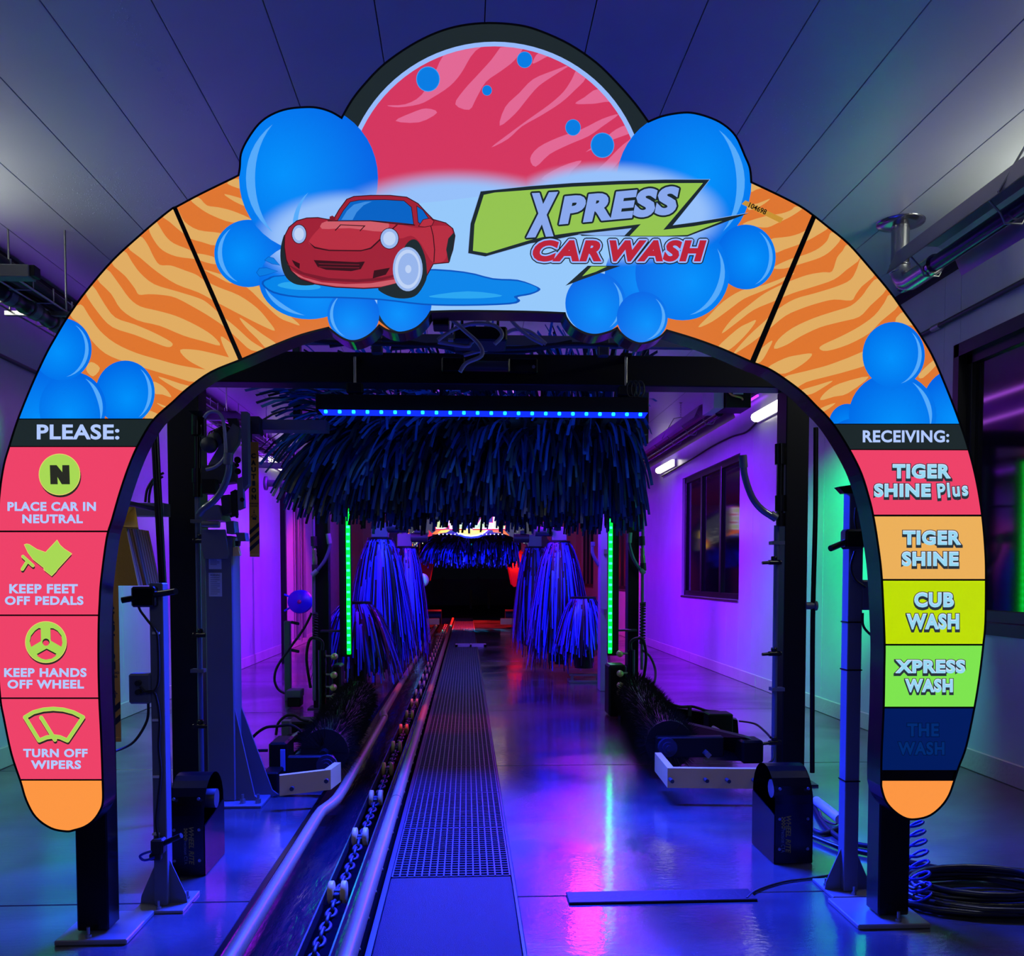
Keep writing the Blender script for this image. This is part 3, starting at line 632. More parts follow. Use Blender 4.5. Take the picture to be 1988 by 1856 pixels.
def bubble_mat(key):
    cx, cy, rx, ry, fx, fy = BUB[key]; m = emi('print_bubble_'+key, (0,130,245), 1., (8,14,26)); nt = m.node_tree; b = nt.nodes['Principled BSDF']
    g = nt.nodes.new('ShaderNodeNewGeometry'); c = at(cx+fx*rx, cy+fy*ry, YF); R = (at(cx+rx, cy, YF)-at(cx, cy, YF)).x
    d = nt.nodes.new('ShaderNodeVectorMath'); d.operation = 'DISTANCE'; d.inputs[1].default_value = c; nt.links.new(g.outputs['Position'], d.inputs[0])
    mr = nt.nodes.new('ShaderNodeMapRange'); mr.inputs['From Max'].default_value = R*1.35; nt.links.new(d.outputs['Value'], mr.inputs['Value'])
    mx = nt.nodes.new('ShaderNodeMix'); mx.data_type = 'RGBA'; mx.inputs['A'].default_value = (*lin((0,146,252)), 1); mx.inputs['B'].default_value = (*lin((0,100,228)), 1)
    nt.links.new(mr.outputs[0], mx.inputs['Factor']); nt.links.new(mx.outputs['Result'], b.inputs['Emission Color']); return m
HALO = (150, 192, 250)
mats_ = {}
for k_, c_ in PAL.items():
    mats_[k_] = emi('print_'+k_, c_, .8 if k_ == 'dk' else 1., (18,20,22) if k_ in ('dk','nv') else [x*.12 for x in c_])
for k_ in BUB: mats_[k_] = bubble_mat(k_)
for k_ in ('pk', 'lp', 'b1', 'b2', 'b8', 'b10', 'b4'): halo_nodes(mats_[k_], HALO)
# two big gradients of the lit boards: slightly brighter in the middle
KEYS = list(mats_)

sign = thing('entrance_arch_sign', 'large backlit arch sign with orange stripes, blue bubbles and a red car', 'sign', (.13, YF+.15, 0))
# one planar partition of the whole print, then one mesh per panel
vin = []; fin = []
def addf(poly):
    k = len(vin); vin.extend([Vector((x/100, y/100)) for x, y in poly]); fin.append(list(range(k, k+len(poly))))
addf(OUT)
for _, cell, _, _ in cells: addf(cell)
NC = len(cells)
for p, k in art: addf(p)
cv, ce, cf, ov, oe, of = geometry.delaunay_2d_cdt(vin, [], fin, 1, 1e-5, True)
pm = {i: ({}, [], []) for i in range(NC)}
VV = np.array([(v.x*100, v.y*100) for v in cv]); FF = np.array([list(f) for f in cf if len(f) == 3]); CE = VV[FF].mean(1)
def inside(poly, pts):
    P = np.array(poly); x0, y0 = P.min(0); x1, y1 = P.max(0); r = np.zeros(len(pts), bool)
    c = np.where((pts[:,0] >= x0) & (pts[:,0] <= x1) & (pts[:,1] >= y0) & (pts[:,1] <= y1))[0]
    if len(c) == 0: return r
    X = pts[c, 0][:, None]; Y = pts[c, 1][:, None]; a = P; b = np.roll(P, -1, 0)
    cond = (a[:,1] > Y) != (b[:,1] > Y); dy = np.where(b[:,1] == a[:,1], 1e-12, b[:,1]-a[:,1])
    xi = (b[:,0]-a[:,0])*(Y-a[:,1])/dy + a[:,0]; r[c] = (np.sum(cond & (X < xi), 1) % 2) == 1; return r
io = inside(OUT, CE); top = np.full(len(CE), -1); cl = np.full(len(CE), -1)
for i, (p, k) in enumerate(art): top[inside(p, CE)] = i
for i, (_, cell, _, _) in enumerate(cells): cl[inside(cell, CE)] = i
for j in np.where(io & (top >= 0) & (cl >= 0))[0]:
    idx, fs, ms = pm[cl[j]]; fs.append([idx.setdefault(int(v), len(idx)) for v in FF[j]]); ms.append(art[top[j]][1])
def sheet(l): return lambda x, y: at(x, y, YF-l)
panels = {}
for i, (nm, cell, _, lb) in enumerate(cells):
    idx, fs, ms = pm[i]
    if not fs: continue
    used = sorted(set(ms)); mb = MB(); vs = [None]*len(idx)
    for v, j in idx.items(): vs[j] = at(cv[v].x*100, cv[v].y*100, YF-.004)
    mb.v = [tuple(v) for v in vs]; mb.f = fs; mb.m = [used.index(k) for k in ms]; mb.sm = [False]*len(fs)
    o = mb.build('sign_panel', [mats_[k] for k in used], sign); o['label'] = lb; panels[nm] = o
    # translucent board edge behind the print
# cabinet
cab = [at(x, y, YF) for x, y in offset(OUT, 3.6)]
m = MB(); m.prism(cab, (0, TH, 0)); m.build('cabinet', BLACK, sign)
rim = MB(); q = [at(x, y, YF-.006) for x, y in offset(OUT, 4.2)]; r2 = [at(x, y, YF-.006) for x, y in offset(OUT, .2)]
n_ = len(q); vs = q+r2+[p+Vector((0,.01,0)) for p in q]
rim.add(vs, [(i, (i+1) % n_, n_+(i+1) % n_, n_+i) for i in range(n_)]+[(i, (i+1) % n_, 2*n_+(i+1) % n_, 2*n_+i) for i in range(n_)]); rim.build('edge_trim', BLACK, sign)
# posts
for (x0, x1, ybot, sx) in ((147, 209, 1822, -1), (1706, 1766, 1790, 1)):
    b0 = onz((x0+x1)/2, ybot); Yp = YF+TH+.01
    xa = at(x0, 1700, Yp).x; xb = at(x1, 1700, Yp).x; dp = .12
    p = MB(); p.span((xa, Yp, .03), (xb, Yp+dp, 1.9 if sx < 0 else 1.9), 0, .006); post = p.build('support_post', BLACK, sign)
    bp = MB(); bp.span((xa-.06, Yp-.075, 0), (xb+.1 if sx < 0 else xb+.07, Yp+dp+.13, .022), 0, .004)
    if sx > 0: bp = MB(); bp.span((xa-.12, Yp-.075, 0), (xb+.06, Yp+dp+.13, .022), 0, .004)
    bpo = bp.build('base_plate', PLATE, sign)
    for bx in ((xa+xb)/2,):
        for by in (Yp-.045, Yp+dp+.08):
            bo = MB(); bo.cyl((bx, by, .022), (bx, by, .035), .014, 6); bo.cyl((bx, by, .03), (bx, by, .065), .007, 8); bo.build('anchor_bolt', GALV, bpo)
# lettering on the panels
WL = emi('print_lettering', (176, 200, 252), 1.); CYL = emi('print_pale_cyan', (150, 214, 238), 1.); WHL = emi('print_white', (215, 225, 250), 1.)
NVD = emi('print_navy_lettering', (0, 40, 108), 1., (10,10,12)); NVK = emi('print_navy_shadow', (0, 16, 58), 1., (10,10,12))
SHD = emi('print_grey_shadow', (40, 50, 58), 1.)
def halo_text(mb, s, box, l, bold, mi, shear, rot, sp, d):
    for k in range(12):
        a = 2*PI*k/12; place_text(mb, s, box, sheet(l), bold, mi, shear, rot, (d*math.cos(a), d*math.sin(a)), sp, bold)
    for k in range(6):
        a = 2*PI*k/6; place_text(mb, s, box, sheet(l), bold, mi, shear, rot, (d*.5*math.cos(a), d*.5*math.sin(a)), sp, bold)
def letter(pn, s, x0, y0, x1, y1, st='w', shear=0., rot=0., bold=.022, sp=1.06):
    mb = MB(); box = (x0, y0, x1, y1)
    if st == 'w':
        place_text(mb, s, box, sheet(.0045), bold, 0, shear, rot, space=sp, base=bold); M = [WL]
    elif st == 'p':
        for d in (0, 1.3, 2.6, 4.2): place_text(mb, s, box, sheet(.0045+.0001*d), bold+.05, 2, shear, rot, (0, d), sp, bold)
        place_text(mb, s, box, sheet(.0055), bold+.004, 1, shear, rot, (0, -.3), sp, bold); place_text(mb, s, box, sheet(.0060), bold-.012, 0, shear, rot, (0, .8), sp, bold); M = [CYL, WHL, SHD]
    elif st == 'n':
        place_text(mb, s, box, sheet(.0045), bold+.03, 1, shear, rot, space=sp, base=bold); place_text(mb, s, box, sheet(.005), bold-.01, 0, shear, rot, space=sp, base=bold); M = [NVD, NVK]
    elif st == 'x':
        halo_text(mb, s, box, .0045, bold, 1, shear, rot, sp, 3.6); place_text(mb, s, box, sheet(.005), bold, 0, shear, rot, space=sp, base=bold); M = [emi('print_steel_blue', (136,166,232), 1.), mats_['tk']]
    elif st == 'c':
        halo_text(mb, s, box, .0045, bold, 2, shear, rot, sp, 5.2); halo_text(mb, s, box, .005, bold, 1, shear, rot, sp, 3.0); place_text(mb, s, box, sheet(.0055), bold, 0, shear, rot, space=sp, base=bold); M = [emi('print_crimson', (184,32,52), 1.), emi('print_pale_blue', (140,172,236), 1.), mats_['tk']]
    return mb.build('lettering', M, panels[pn])
letter('l0', 'PLEASE:', 71.4, 823.8, 231.7, 853.4, bold=.03)
letter('r0', 'RECEIVING:', 1675, 835.2, 1842.7, 859, bold=.03)
for a in (('l1','PLACE CAR IN',14.5,974.4,186.2,992.2),('l1','NEUTRAL',43.3,998.7,160.8,1016),('l2','KEEP FEET',18,1134,151,1152),('l2','OFF PEDALS',9.4,1157.3,162,1174.6),
          ('l3','KEEP HANDS',8,1297,168,1314.5),('l3','OFF WHEEL',14.5,1319.7,163,1337),('l4','TURN OFF',45,1453.6,170,1470.3),('l4','WIPERS',59.8,1476,157.3,1493)): letter(*a, bold=.04, sp=1.1)
for a in (('r1','TIGER',1733,901,1846,929),('r1','SHINE',1697,939,1807,965),('r2','TIGER',1753,1030,1866,1058),('r2','SHINE',1751,1071,1861,1099),('r3','CUB',1775,1150,1852,1179),
          ('r3','WASH',1760,1191.5,1862,1222),('r4','XPRESS',1738,1281,1874,1307),('r4','WASH',1757,1318,1850,1344)): letter(*a, st='p', bold=.05, sp=1.12)
letter('r1', 'Plus', 1820, 937, 1879, 965, st='p', bold=.028, rot=math.radians(-5), sp=1.2)
letter('r5', 'THE', 1761, 1404, 1823, 1430, st='n', bold=.05, sp=1.12); letter('r5', 'WASH', 1743, 1440, 1834, 1466, st='n', bold=.05, sp=1.12)
letter('centre', 'X', 1019, 374, 1086, 460, st='x', shear=.3, bold=.075, rot=math.radians(-3))
letter('centre', 'PRESS', 1082, 371, 1321, 426, st='x', shear=.25, rot=math.radians(-5.2), bold=.06, sp=1.12)
letter('centre', 'CAR', 1034, 466, 1168, 508, st='c', shear=.25, bold=.06, sp=1.14)
letter('centre', 'WASH', 1183, 466, 1372, 508, st='c', shear=.25, bold=.06, sp=1.14)
# strip of tape with a handwritten number
TAPE = emi('old_masking_tape', (206, 150, 52), .9, (150,100,30))  # emission stands in for the sign's backlight coming through the tape
tp = MB(); q = [at(x, y, YF-.0066) for x, y in ((1440,396),(1447,389),(1521,424),(1515,433))]; tp.prism(q, (0, -.0004, 0)); tpo = tp.build('masking_tape', TAPE)
tag(tpo, 'strip of yellow tape with handwritten number 104698 stuck on the upper right of the arch', 'tape')
tt = MB(); place_text(tt, '104698', (1453, 400, 1489, 410), sheet(.0078), .02, 0, 0., math.radians(24)); tt.build('handwriting', mat('black_ink', (20,16,12), .6), tpo)

# ================================================================== conveyor, gratings
cv_ = thing('conveyor', 'chain conveyor in a floor trench between two yellowed guide pipes', 'conveyor', (-.66, 15, -.2))
WETM = mat('wet_dark_steel_deck', (34, 33, 44), .12, .35, bump=.5, bscale=9, rvar=.08, spec=.8, stretch=(3, .6, 1))
CY0, CY1 = .8, 30.0
m = MB(); m.span((TL+.03, CY0, -.13), (-.70, CY1, -.11)); m.span((-.575, CY0, -.13), (-.47, CY1, -.11)); m.span((TL+.03, CY0, -.40), (-.47, CY1, -.38)); m.build('track_deck', WETM, cv_)
m = MB(); m.span((-.705, CY0, -.115), (-.697, CY1, -.06)); m.span((-.578, CY0, -.115), (-.57, CY1, -.085)); m.build('slot_edge', STEEL, cv_)
m = MB(); m.span((-.462, CY0, -.38), (-.435, CY1, .035)); m.build('side_channel', mat('painted_side_channel', (48, 52, 60), .25, .3, spec=.7), cv_)
m = MB(); m.span((TL+.02, CY0, -.38), (TL+.045, CY1, .03)); m.build('side_channel', BLACK, cv_)
y = 1.6
bol = MB(); bol.lathe((-.434, 1.6, .0), (1, 0, 0), [(.011, 0), (.010, .006), (.0, .009)], 8); b0 = bol.build('bolt', GALV, cv_)
while y < 14: y += .33; c = copy_at(b0, wl(b0)+Vector((0, y-1.6, 0)), cv_)
rl = [(-.87, CY0, .075), (-.878, 3, .075), (-.884, 5.32, .075), (-.88, 5.45, .075), (-.845, 5.62, .075), (-.83, 5.75, .075), (-.825, 6.0, .075), (-.825, 9.0, .075)]
m = MB(); m.tube(rl, .034, 14); m.build('guide_pipe', RAILM, cv_)
m = MB(); m.tube([(-.825, 9.02, .075), (-.84, 9.2, .075), (-.865, 9.35, .075), (-.87, 14, .075), (-.865, 16.2, .075)], .037, 12); m.build('guide_pipe', RAILM, cv_)
m = MB(); m.tube([(-.865, 16.9, .075), (-.86, 20, .075), (-.86, 30, .075)], .037, 10); m.build('guide_pipe', RAILM, cv_)
for k in range(6):
    ya, yb = CY0+k*4.9, CY0+(k+1)*4.9-.01; m = MB(); m.tube([(-.448, ya, .075), (-.448, yb, .075)], .037, 12); m.build('guide_pipe', RAILM, cv_)
# chain
ch = thing('conveyor_chain', 'drag chain with pairs of cream rollers lying in the conveyor slot', 'chain', (-.638, 15, -.12))
lm = MB(); P = [(-.638+.022*math.cos(a)*1.0, 2+.05*math.sin(a)*1.15, -.085) for a in [2*PI*k/10 for k in range(10)]]; lm.tube(P, .009, 6, closed=True); L0 = lm.build('link', DGREY, ch)
lv = MB(); P = [(-.638, 2.085+.05*math.sin(a)*1.15, -.085+.022*math.cos(a)) for a in [2*PI*k/10 for k in range(10)]]; lv.tube(P, .009, 6, closed=True); L1 = lv.build('link', DGREY, ch)
n = 0; y = 2.0
while n < 148:
    y += .17; n += 1
    copy_at(L0, wl(L0)+Vector((0, y-2, 0)), ch); copy_at(L1, wl(L1)+Vector((0, y-2, 0)), ch)
rm = MB()
rm.lathe((-.682, 2.53, -.058), (1, 0, 0), [(.0, 0), (.05, 0), (.055, .004), (.055, .024), (.05, .028), (0, .028)], 18); R0 = rm.build('roller', CREAM, ch)
ax = MB(); ax.cyl((-.66, 2.53, -.058), (-.62, 2.53, -.058), .014, 8); ax.box((-.638, 2.53, -.07), (.03, .09, .03), None, 0, .004); A0 = ax.build('axle', DGREY, ch)
copy_at(R0, wl(R0)+Vector((.062, 0, 0)), ch)
for k in range(1, 28):
    yy = k*.945; 
    if 2.53+yy > 29: break
    copy_at(R0, wl(R0)+Vector((0, yy, 0)), ch); copy_at(R0, wl(R0)+Vector((.062, yy, 0)), ch); copy_at(A0, wl(A0)+Vector((0, yy, 0)), ch)
# gratings over the pit
GRT = mat('moulded_grey_grating', (66, 68, 84), .35, spec=.7, bump=.2, bscale=80)
m = MB(); gx0, gx1 = TR+.008, GR-.016; gl = .876; W_ = gx1-gx0
for k in range(17): x = gx0+.004+(W_-.008)*k/16; m.span((x-.0035, 4.46, -.038), (x+.0035, 4.46+gl-.012, 0))
for k in range(23): y = 4.46+.004+(gl-.020)*k/22; m.span((gx0, y-.0035, -.036), (gx1, y+.0035, -.002))
G0 = m.build('floor_grating', GRT); 
order = ['nearest', 'second', 'third', 'fourth', 'fifth', 'sixth', 'seventh', 'eighth', 'ninth', 'tenth', 'eleventh', 'twelfth']
tag(G0, 'blue-lit square mesh floor grating directly behind the solid cover plate', 'grating', 'floor gratings beside the conveyor')
for k in range(1, 29):
    if 4.46+gl*k > 30: break
    c = copy_at(G0, wl(G0)+Vector((0, gl*k, 0)))
    c['label'] = '%s square mesh floor grating counted back from the solid cover plate' % order[k] if k < 12 else 'distant square mesh floor grating, one of the row past the large side brushes'
m = MB(); m.span((gx0, 1.1, -.04), (gx1, 4.44, 0), 0, .004)
tag(m.build('cover_plate', mat('gritty_cover_plate', (44, 26, 30), .42, bump=.8, bscale=300, spec=.35)), 'solid gritty cover plate in the floor in front of the gratings', 'cover plate')

# ================================================================== black portal frames
def portal(name, label, Y, pl, pr, ybot_px, zt, zb, wcol, dcol, xl0=None):
    t = thing(name, label, 'frame', (.15, Y, 0)); return t
pf = thing('portal_frame', 'wide black portal frame just behind the arch with a deep cross beam', 'frame', (.15, 6.4, 0))
YP = 6.3
cl_ = (at(330,1200,YP).x, at(391,1200,YP).x); cr_ = (at(1522,1200,YP).x, at(1566,1200,YP).x)
zb_ = at(900, 746, YP).z; zt_ = at(900, 686, YP).z
m = MB(); m.span((cl_[0], YP, .012), (cl_[1], YP+.2, zb_), 0, .006); m.build('column', BLACKM, pf)
m = MB(); m.span((cr_[0], YP, .012), (cr_[1], YP+.2, zb_), 0, .006); m.build('column', BLACKM, pf)
m = MB(); m.span((cl_[0]-.25, YP, zb_), (cr_[1]+.25, YP+.2, zt_), 0, .006); m.build('cross_beam', BLACKM, pf)
for c in (cl_, cr_):
    m = MB(); m.span((c[0]-.08, YP-.06, 0), (c[1]+.08, YP+.26, .014)); m.build('foot_plate', DGREY, pf)
# corner braces

# grey services rail over the beam
sr = thing('services_rail', 'grey strut channel rail carrying cables above the black cross beam', 'rail', (.15, 6.0, 3.1))
m = MB(); za = at(900, 672, 5.9).z; m.span((cl_[0]+.1, 5.88, za), (at(1440,672,5.9).x, 5.93, za+.07), 0, .004); m.build('channel', GREY, sr)
for px in (733, 1170):
    x = at(px, 672, 5.9).x; m = MB(); m.box((x, 5.87, za+.0), (.07, .06, .13), None, 0, .006); m.box((x, 5.87, za+.09), (.035, .04, .06), None, 0, .004); m.build('clamp', DGREY, sr)
for px in (600, 700, 1300): x = at(px, 672, 5.9).x; m = MB(); m.cyl((x, 5.92, za+.07), (x, 5.92, ZC), .006, 6); m.build('hanger_rod', GALV, sr)
# cabinet box and small unit behind the arch crown
m = MB(); a = at(840, 600, 3.75); b_ = at(872, 632, 3.75); m.span((a.x, 3.75, b_.z), (b_.x, 3.85, a.z+.01), 0, .004); tag(m.build('junction_box', BLACKM), 'small black junction box hanging under the crown of the arch', 'box')
m = MB(); a = at(880, 632, 5.2); b_ = at(985, 662, 5.2); m.span((a.x, 5.2, b_.z), (b_.x, 5.45, a.z), 0, .01); m.cyl((a.x+.05, 5.3, a.z), (a.x+.05, 5.3, ZC), .008, 6); m.cyl((b_.x-.05, 5.3, a.z), (b_.x-.05, 5.3, ZC), .008, 6); tag(m.build('control_box', BLACKM), 'flat black control box hanging behind the white tubes under the arch crown', 'box')
# air tubes
tubes = [[(875,618),(900,640),(930,668),(935,690),(905,705),(893,722)], [(850,660),(880,640),(920,628),(960,632),(975,650),(960,668)], [(952,612),(940,640),(915,665),(905,672),(850,664)],
         [(985,612),(1005,635),(1030,655),(1055,668)], [(1060,668),(1030,645),(1000,640),(980,650),(955,675),(930,682),(900,690)], [(870,660),(905,662),(925,668),(932,682)]]
for i, t in enumerate(tubes):
    P = crom([at(px, py, 5.0+.12*i) for px, py in t], 5); m = MB(); m.tube(P, .0115, 7)
    o = tag(m.build('air_tube', TUBEW), ['whitish air tube whose free end hangs down over the cross beam', 'whitish air tube arching over the leftmost part of the tangle', 'whitish air tube crossing down to the left under the crown', 'whitish air tube sloping down right from the crown to the rail', 'longest whitish air tube, bending in a double curve along the tangle', 'short nearly level whitish air tube low in the tangle'][i], 'tube', 'air tubes under the arch crown')
for i, (t, r) in enumerate((([(470,662),(560,655),(640,664),(760,668),(880,672),(1000,676),(1100,668),(1200,670)], .014), ([(760,676),(850,670),(900,684),(960,678),(1050,674),(1110,664)], .016), ([(640,672),(740,660),(820,668),(900,680),(1000,684),(1060,676)], .012))):
    m = MB(); m.tube(crom([at(px, py, 5.75+.05*i) for px, py in t], 5), r, 7); tag(m.build('cable', RUBBER), ['longest black cable, lying along the top of the services rail', 'thickest black cable, sagging below the tangle of white tubes', 'thinnest black cable, sagging across the left half of the services rail'][i], 'cable', 'cables along the services rail')
# cylinder unit on the face of the beam
ac = thing('air_cylinder', 'dark pneumatic cylinder mounted across the middle of the cross beam', 'cylinder', (at(960,712,6.22).x, 6.22, at(960,712,6.22).z))
c0 = at(880, 710, 6.2); c1 = at(1010, 712, 6.2); m = MB(); m.cyl(c0, c1, .035, 14); m.build('barrel', BLUEP if 0 else DGREY, ac)
m = MB(); m.box(c0, (.16, .09, .1), None, 0, .01); m.build('end_block', BLACK, ac); m = MB(); m.box(at(1015, 712, 6.2), (.2, .09, .1), None, 0, .01); m.build('end_block', BLACK, ac)
m = MB(); m.cyl(at(1036,712,6.17), at(1036,712,6.15), .012, 8); m.build('screw', GALV, ac)

# ---- blue light bar
lb = thing('light_bar', 'long black light bar glowing with a row of blue lamps', 'light bar', (.16, 6.1, 2.6))
YB = 6.08
x0, x1 = at(612, 790, YB).x, at(1260, 790, YB).x; zl = at(930, 801, YB).z
m = MB(); m.span((x0, YB+.01, zl-.005), (x1, YB+.11, zl+.115), 0, .005); m.build('housing', BLACKM, lb)
LEDB = emi('blue_lamp_lens', (6, 26, 255), 3.0); LEDC = emi('blue_lamp_core', (24, 190, 255), 3.0)
m = MB(); m.prism([(x0+.02, YB+.01, zl+.012), (x1-.005, YB+.01, zl+.012), (x1-.03, YB-.012, zl-.022), (x0+.05, YB-.012, zl-.022)], (0, .03, -.002)); m.build('lens', LEDB, lb)
m = MB(); m.box((x0+.07, YB-.006, zl-.004), (.022, .02, .022), None, 0, .004); q = m.build('lamp', LEDC, lb)
for k in range(1, 24): copy_at(q, wl(q)+Vector(((x1-x0-.13)*k/23, 0, 0)), lb)
for px in (687, 1218):
    x = at(px, 700, YB).x; m = MB(); m.cyl((x, YB+.05, zl+.1), (x, YB+.05, at(px, 688, YB).z), .010, 8); m.build('hanger_rod', GALV, lb)
    m = MB(); m.box((x, YB+.13, at(px, 686, YB).z), (.07, .20, .02)); m.build('bracket', BLACKM, lb); m = MB(); m.box((x, YB+.05, zl+.16), (.11, .07, .07), None, 0, .01); m.build('lower_bracket', BLACKM, lb)
m = MB()
for k in range(3): m.tube([(x1-.12+.03*k+.03*math.cos(a), YB+.02, zl+.17+.055*math.sin(a)) for a in [2*PI*i/12 for i in range(12)]], .007, 6, closed=True)
m.build('coiled_lead', RUBBER, lb)

# ---- cloth and foam brushes
NAVY = mat('navy_foam_strip', (18, 60, 130), .35, spec=.5); BLK2 = mat('black_foam_strip', (8, 16, 34), .4, spec=.4)
BLUES = mat('blue_cloth_strip', (40, 66, 210), .35, spec=.5); INK = mat('dark_cloth_strip', (6, 5, 16), .5, spec=.3)
def ribbon(mb, pts, w, wid, mi=0, taper=.75):
    """flat strip along pts; wid = direction of its breadth"""
    k = len(mb.v); n = len(pts)
    for i, p in enumerate(pts):
        ww = w*(1-(1-taper)*i/(n-1)); th = wid*ww
        mb.v += [tuple(p-th), tuple(p+th)]
    for i in range(n-1): mb.f.append([k+2*i, k+2*i+1, k+2*i+3, k+2*i+2]); mb.m.append(mi); mb.sm.append(True)
def top_brush(xa, xb, Y, zc, R, n, droop, mats, skew=-.25, seg=6, w=.014, r0=.16):
    mb = MB()
    for _ in range(n):
        x = RNG.uniform(xa, xb); a = RNG.uniform(-.35*PI, 1.35*PI) if RNG.rand() < .35 else RNG.uniform(-.75*PI, -.25*PI)-(.0)
        d = Vector((skew*RNG.uniform(.2, 1.6)+RNG.normal(0, .27), -abs(math.cos(a))*RNG.choice([1, 1, 1, -1]), math.sin(a))); L = R*RNG.uniform(.72, 1.05)
        d.x *= max(.2, 1.5-1.4*(x-xa)/(xb-xa))
        if x < xa+.35: d.x -= RNG.uniform(.0, .9)
        if x > xb-.2: d.x += RNG.uniform(0, .25)
        d.normalize(); p = Vector((x, Y+d.y*r0*.8, zc+d.z*r0*.8)); v = d.copy(); pts = [p.copy()]
        for i in range(seg):
            p = p+v*(L/seg); v = (v+Vector((0, 0, -droop/seg*(1+i*.25)))).normalized(); pts.append(p.copy())
        wd = v.cross(Vector((RNG.normal(0, .5), 1, RNG.normal(0, .5)))); wd = (wd.normalized() if wd.length > .1 else Vector((1, 0, 0)))
        ribbon(mb, pts, w*RNG.uniform(.7, 1.2), wd, int(RNG.rand() < .45))
    return mb
tb = thing('top_brush', 'huge dark navy overhead brush hanging behind the blue light bar', 'brush', (.2, 7.9, 2.1))
YT = 7.75; xa, xb = at(648, 850, YT).x, at(1228, 850, YT).x; zc = at(930, 830, YT).z
mb = top_brush(xa, xb, YT, zc, .76, 3500, .75, None, -.42, w=.0145)
tag(mb.build('bristles', [NAVY, BLK2], tb), kind='stuff')
m = MB(); m.cyl((xa-.05, YT, zc), (xb+.05, YT, zc), .17, 20); m.build('drum', BLACKM, tb)
m = MB(); m.cyl((xb+.05, YT, zc), (xb+.12, YT, zc), .05, 12); m.cyl((xa-.35, YT, zc), (xa-.05, YT, zc), .05, 12); m.build('shaft', DGREY, tb)
for xx in (xa-.3, xb+.1): m = MB(); m.span((xx-.03, YT-.05, zc-.05), (xx+.03, YT+.05, ZC), 0, .004); m.build('hanger_arm', BLACKM, tb)
def side_brush(label, px, ptop, Y, zbot, R, n, r0=.16, big=True, group='side brushes along the tunnel'):
    c = at(px, ptop, Y); zt = c.z; t = thing('side_brush', label, 'brush', (c.x, Y, zbot), group)
    mb = MB(); L = zt-zbot
    for i in range(n):
        a = RNG.uniform(0, 2*PI); dirv = Vector((math.cos(a), math.sin(a), 0)); RR = R*RNG.uniform(.55, 1.05); start = RNG.uniform(0, .45)**1.3 if RNG.rand() < .55 else 0.
        ln = RNG.uniform(.45, .8) if start > 0 else RNG.uniform(.6, 1.); pts = []; sw = RNG.normal(0, .12); e = min(1., start+ln)
        for k in range(6):
            tt = start+(e-start)*k/5; rad = r0+(RR-r0)*(tt**.62); ang = a+sw*tt
            pts.append(Vector((c.x+math.cos(ang)*rad, Y+math.sin(ang)*rad, zt-L*tt*(.96+.08*math.sin(i)))))
        pts[0] += Vector((0, 0, 0)); wd = Vector((-math.sin(a+sw), math.cos(a+sw), 0)); ribbon(mb, pts, .0125 if big else .014, wd, int(RNG.rand() < .5), .6)
    mb2 = mb.build('bristles', [BLUES, INK], t); tag(mb2, kind='stuff')
    m = MB(); m.cyl((c.x, Y, zt-.005), (c.x, Y, zt+.02), r0+.012, 24); m.build('cap_ring', BLACKM, t)
    m = MB(); m.cyl((c.x, Y, zbot+.05), (c.x, Y, zt), .06, 12); m.cyl((c.x, Y, zbot+.1), (c.x, Y, zt-.01), r0*.95, 16, 0, r0*.9); m.build('core', INK, t)
    if big:
        m = MB(); m.box((c.x, Y, zt+.12), (.22, .2, .2), None, 0, .01); m.cyl((c.x, Y, zt+.2), (c.x, Y, zt+.55), .05, 10); m.build('gearbox', GREY, t)
        s = 1 if c.x < 0 else -1
        m = MB(); m.cyl((c.x+s*.1, Y-.05, zt+.16), (c.x+s*.36, Y-.05, zt+.16), .075, 14); m.box((c.x+s*.2, Y-.05, zt+.26), (.1, .1, .06), None, 0, .005); m.build('motor', DGREY, t)
        m = MB(); m.span((c.x-.45*(1 if s > 0 else .2), Y-.06, zt+.5), (c.x+.45*(.2 if s > 0 else 1), Y+.06, zt+.62), 0, .006); m.cyl((c.x-s*.4, Y, zt+.56), (c.x-s*.9, Y+.1, zt+.8), .045, 8); m.build('support_arm', GREY, t)
    else:
        m = MB(); m.cyl((c.x, Y-.05, zbot-.06), (c.x, Y-.05, zbot+.16), .13, 16); m.build('motor', BLACKM, t)
        m = MB(); m.span((c.x-.22, Y-.2, .0), (c.x+.22, Y+.12, .035), 0, .004); m.span((c.x-.2, Y-.18, .035), (c.x-.16, Y-.14, .12)); m.span((c.x+.16, Y-.18, .035), (c.x+.2, Y-.14, .12)); m.span((c.x-.22, Y-.2, .1), (c.x+.22, Y-.1, .125)); m.build('base_frame', GALV, t)
    return t
side_brush('tall blue side brush on the left, the nearer of the two tall ones', 738, 1047, 12.3, .14, .53, 1000)
side_brush('tall blue side brush on the left, half hidden behind the nearer tall one', 786, 1064, 14.2, .22, .42, 700)
side_brush('tall blue side brush on the right, the nearer of the two tall ones', 1085, 1053, 13.3, .14, .54, 1000)
side_brush('tall blue side brush on the right, half hidden behind the nearer tall one', 1038, 1064, 15.2, .22, .42, 700)
side_brush('short blue side brush on the left beside the green lamp strip', 692, 1171, 10.9, .26, .58, 460, .17, False, 'short side brushes')
side_brush('short blue side brush on the right in front of the tall ones', 1133, 1161, 12.7, .26, .46, 420, .17, False, 'short side brushes')

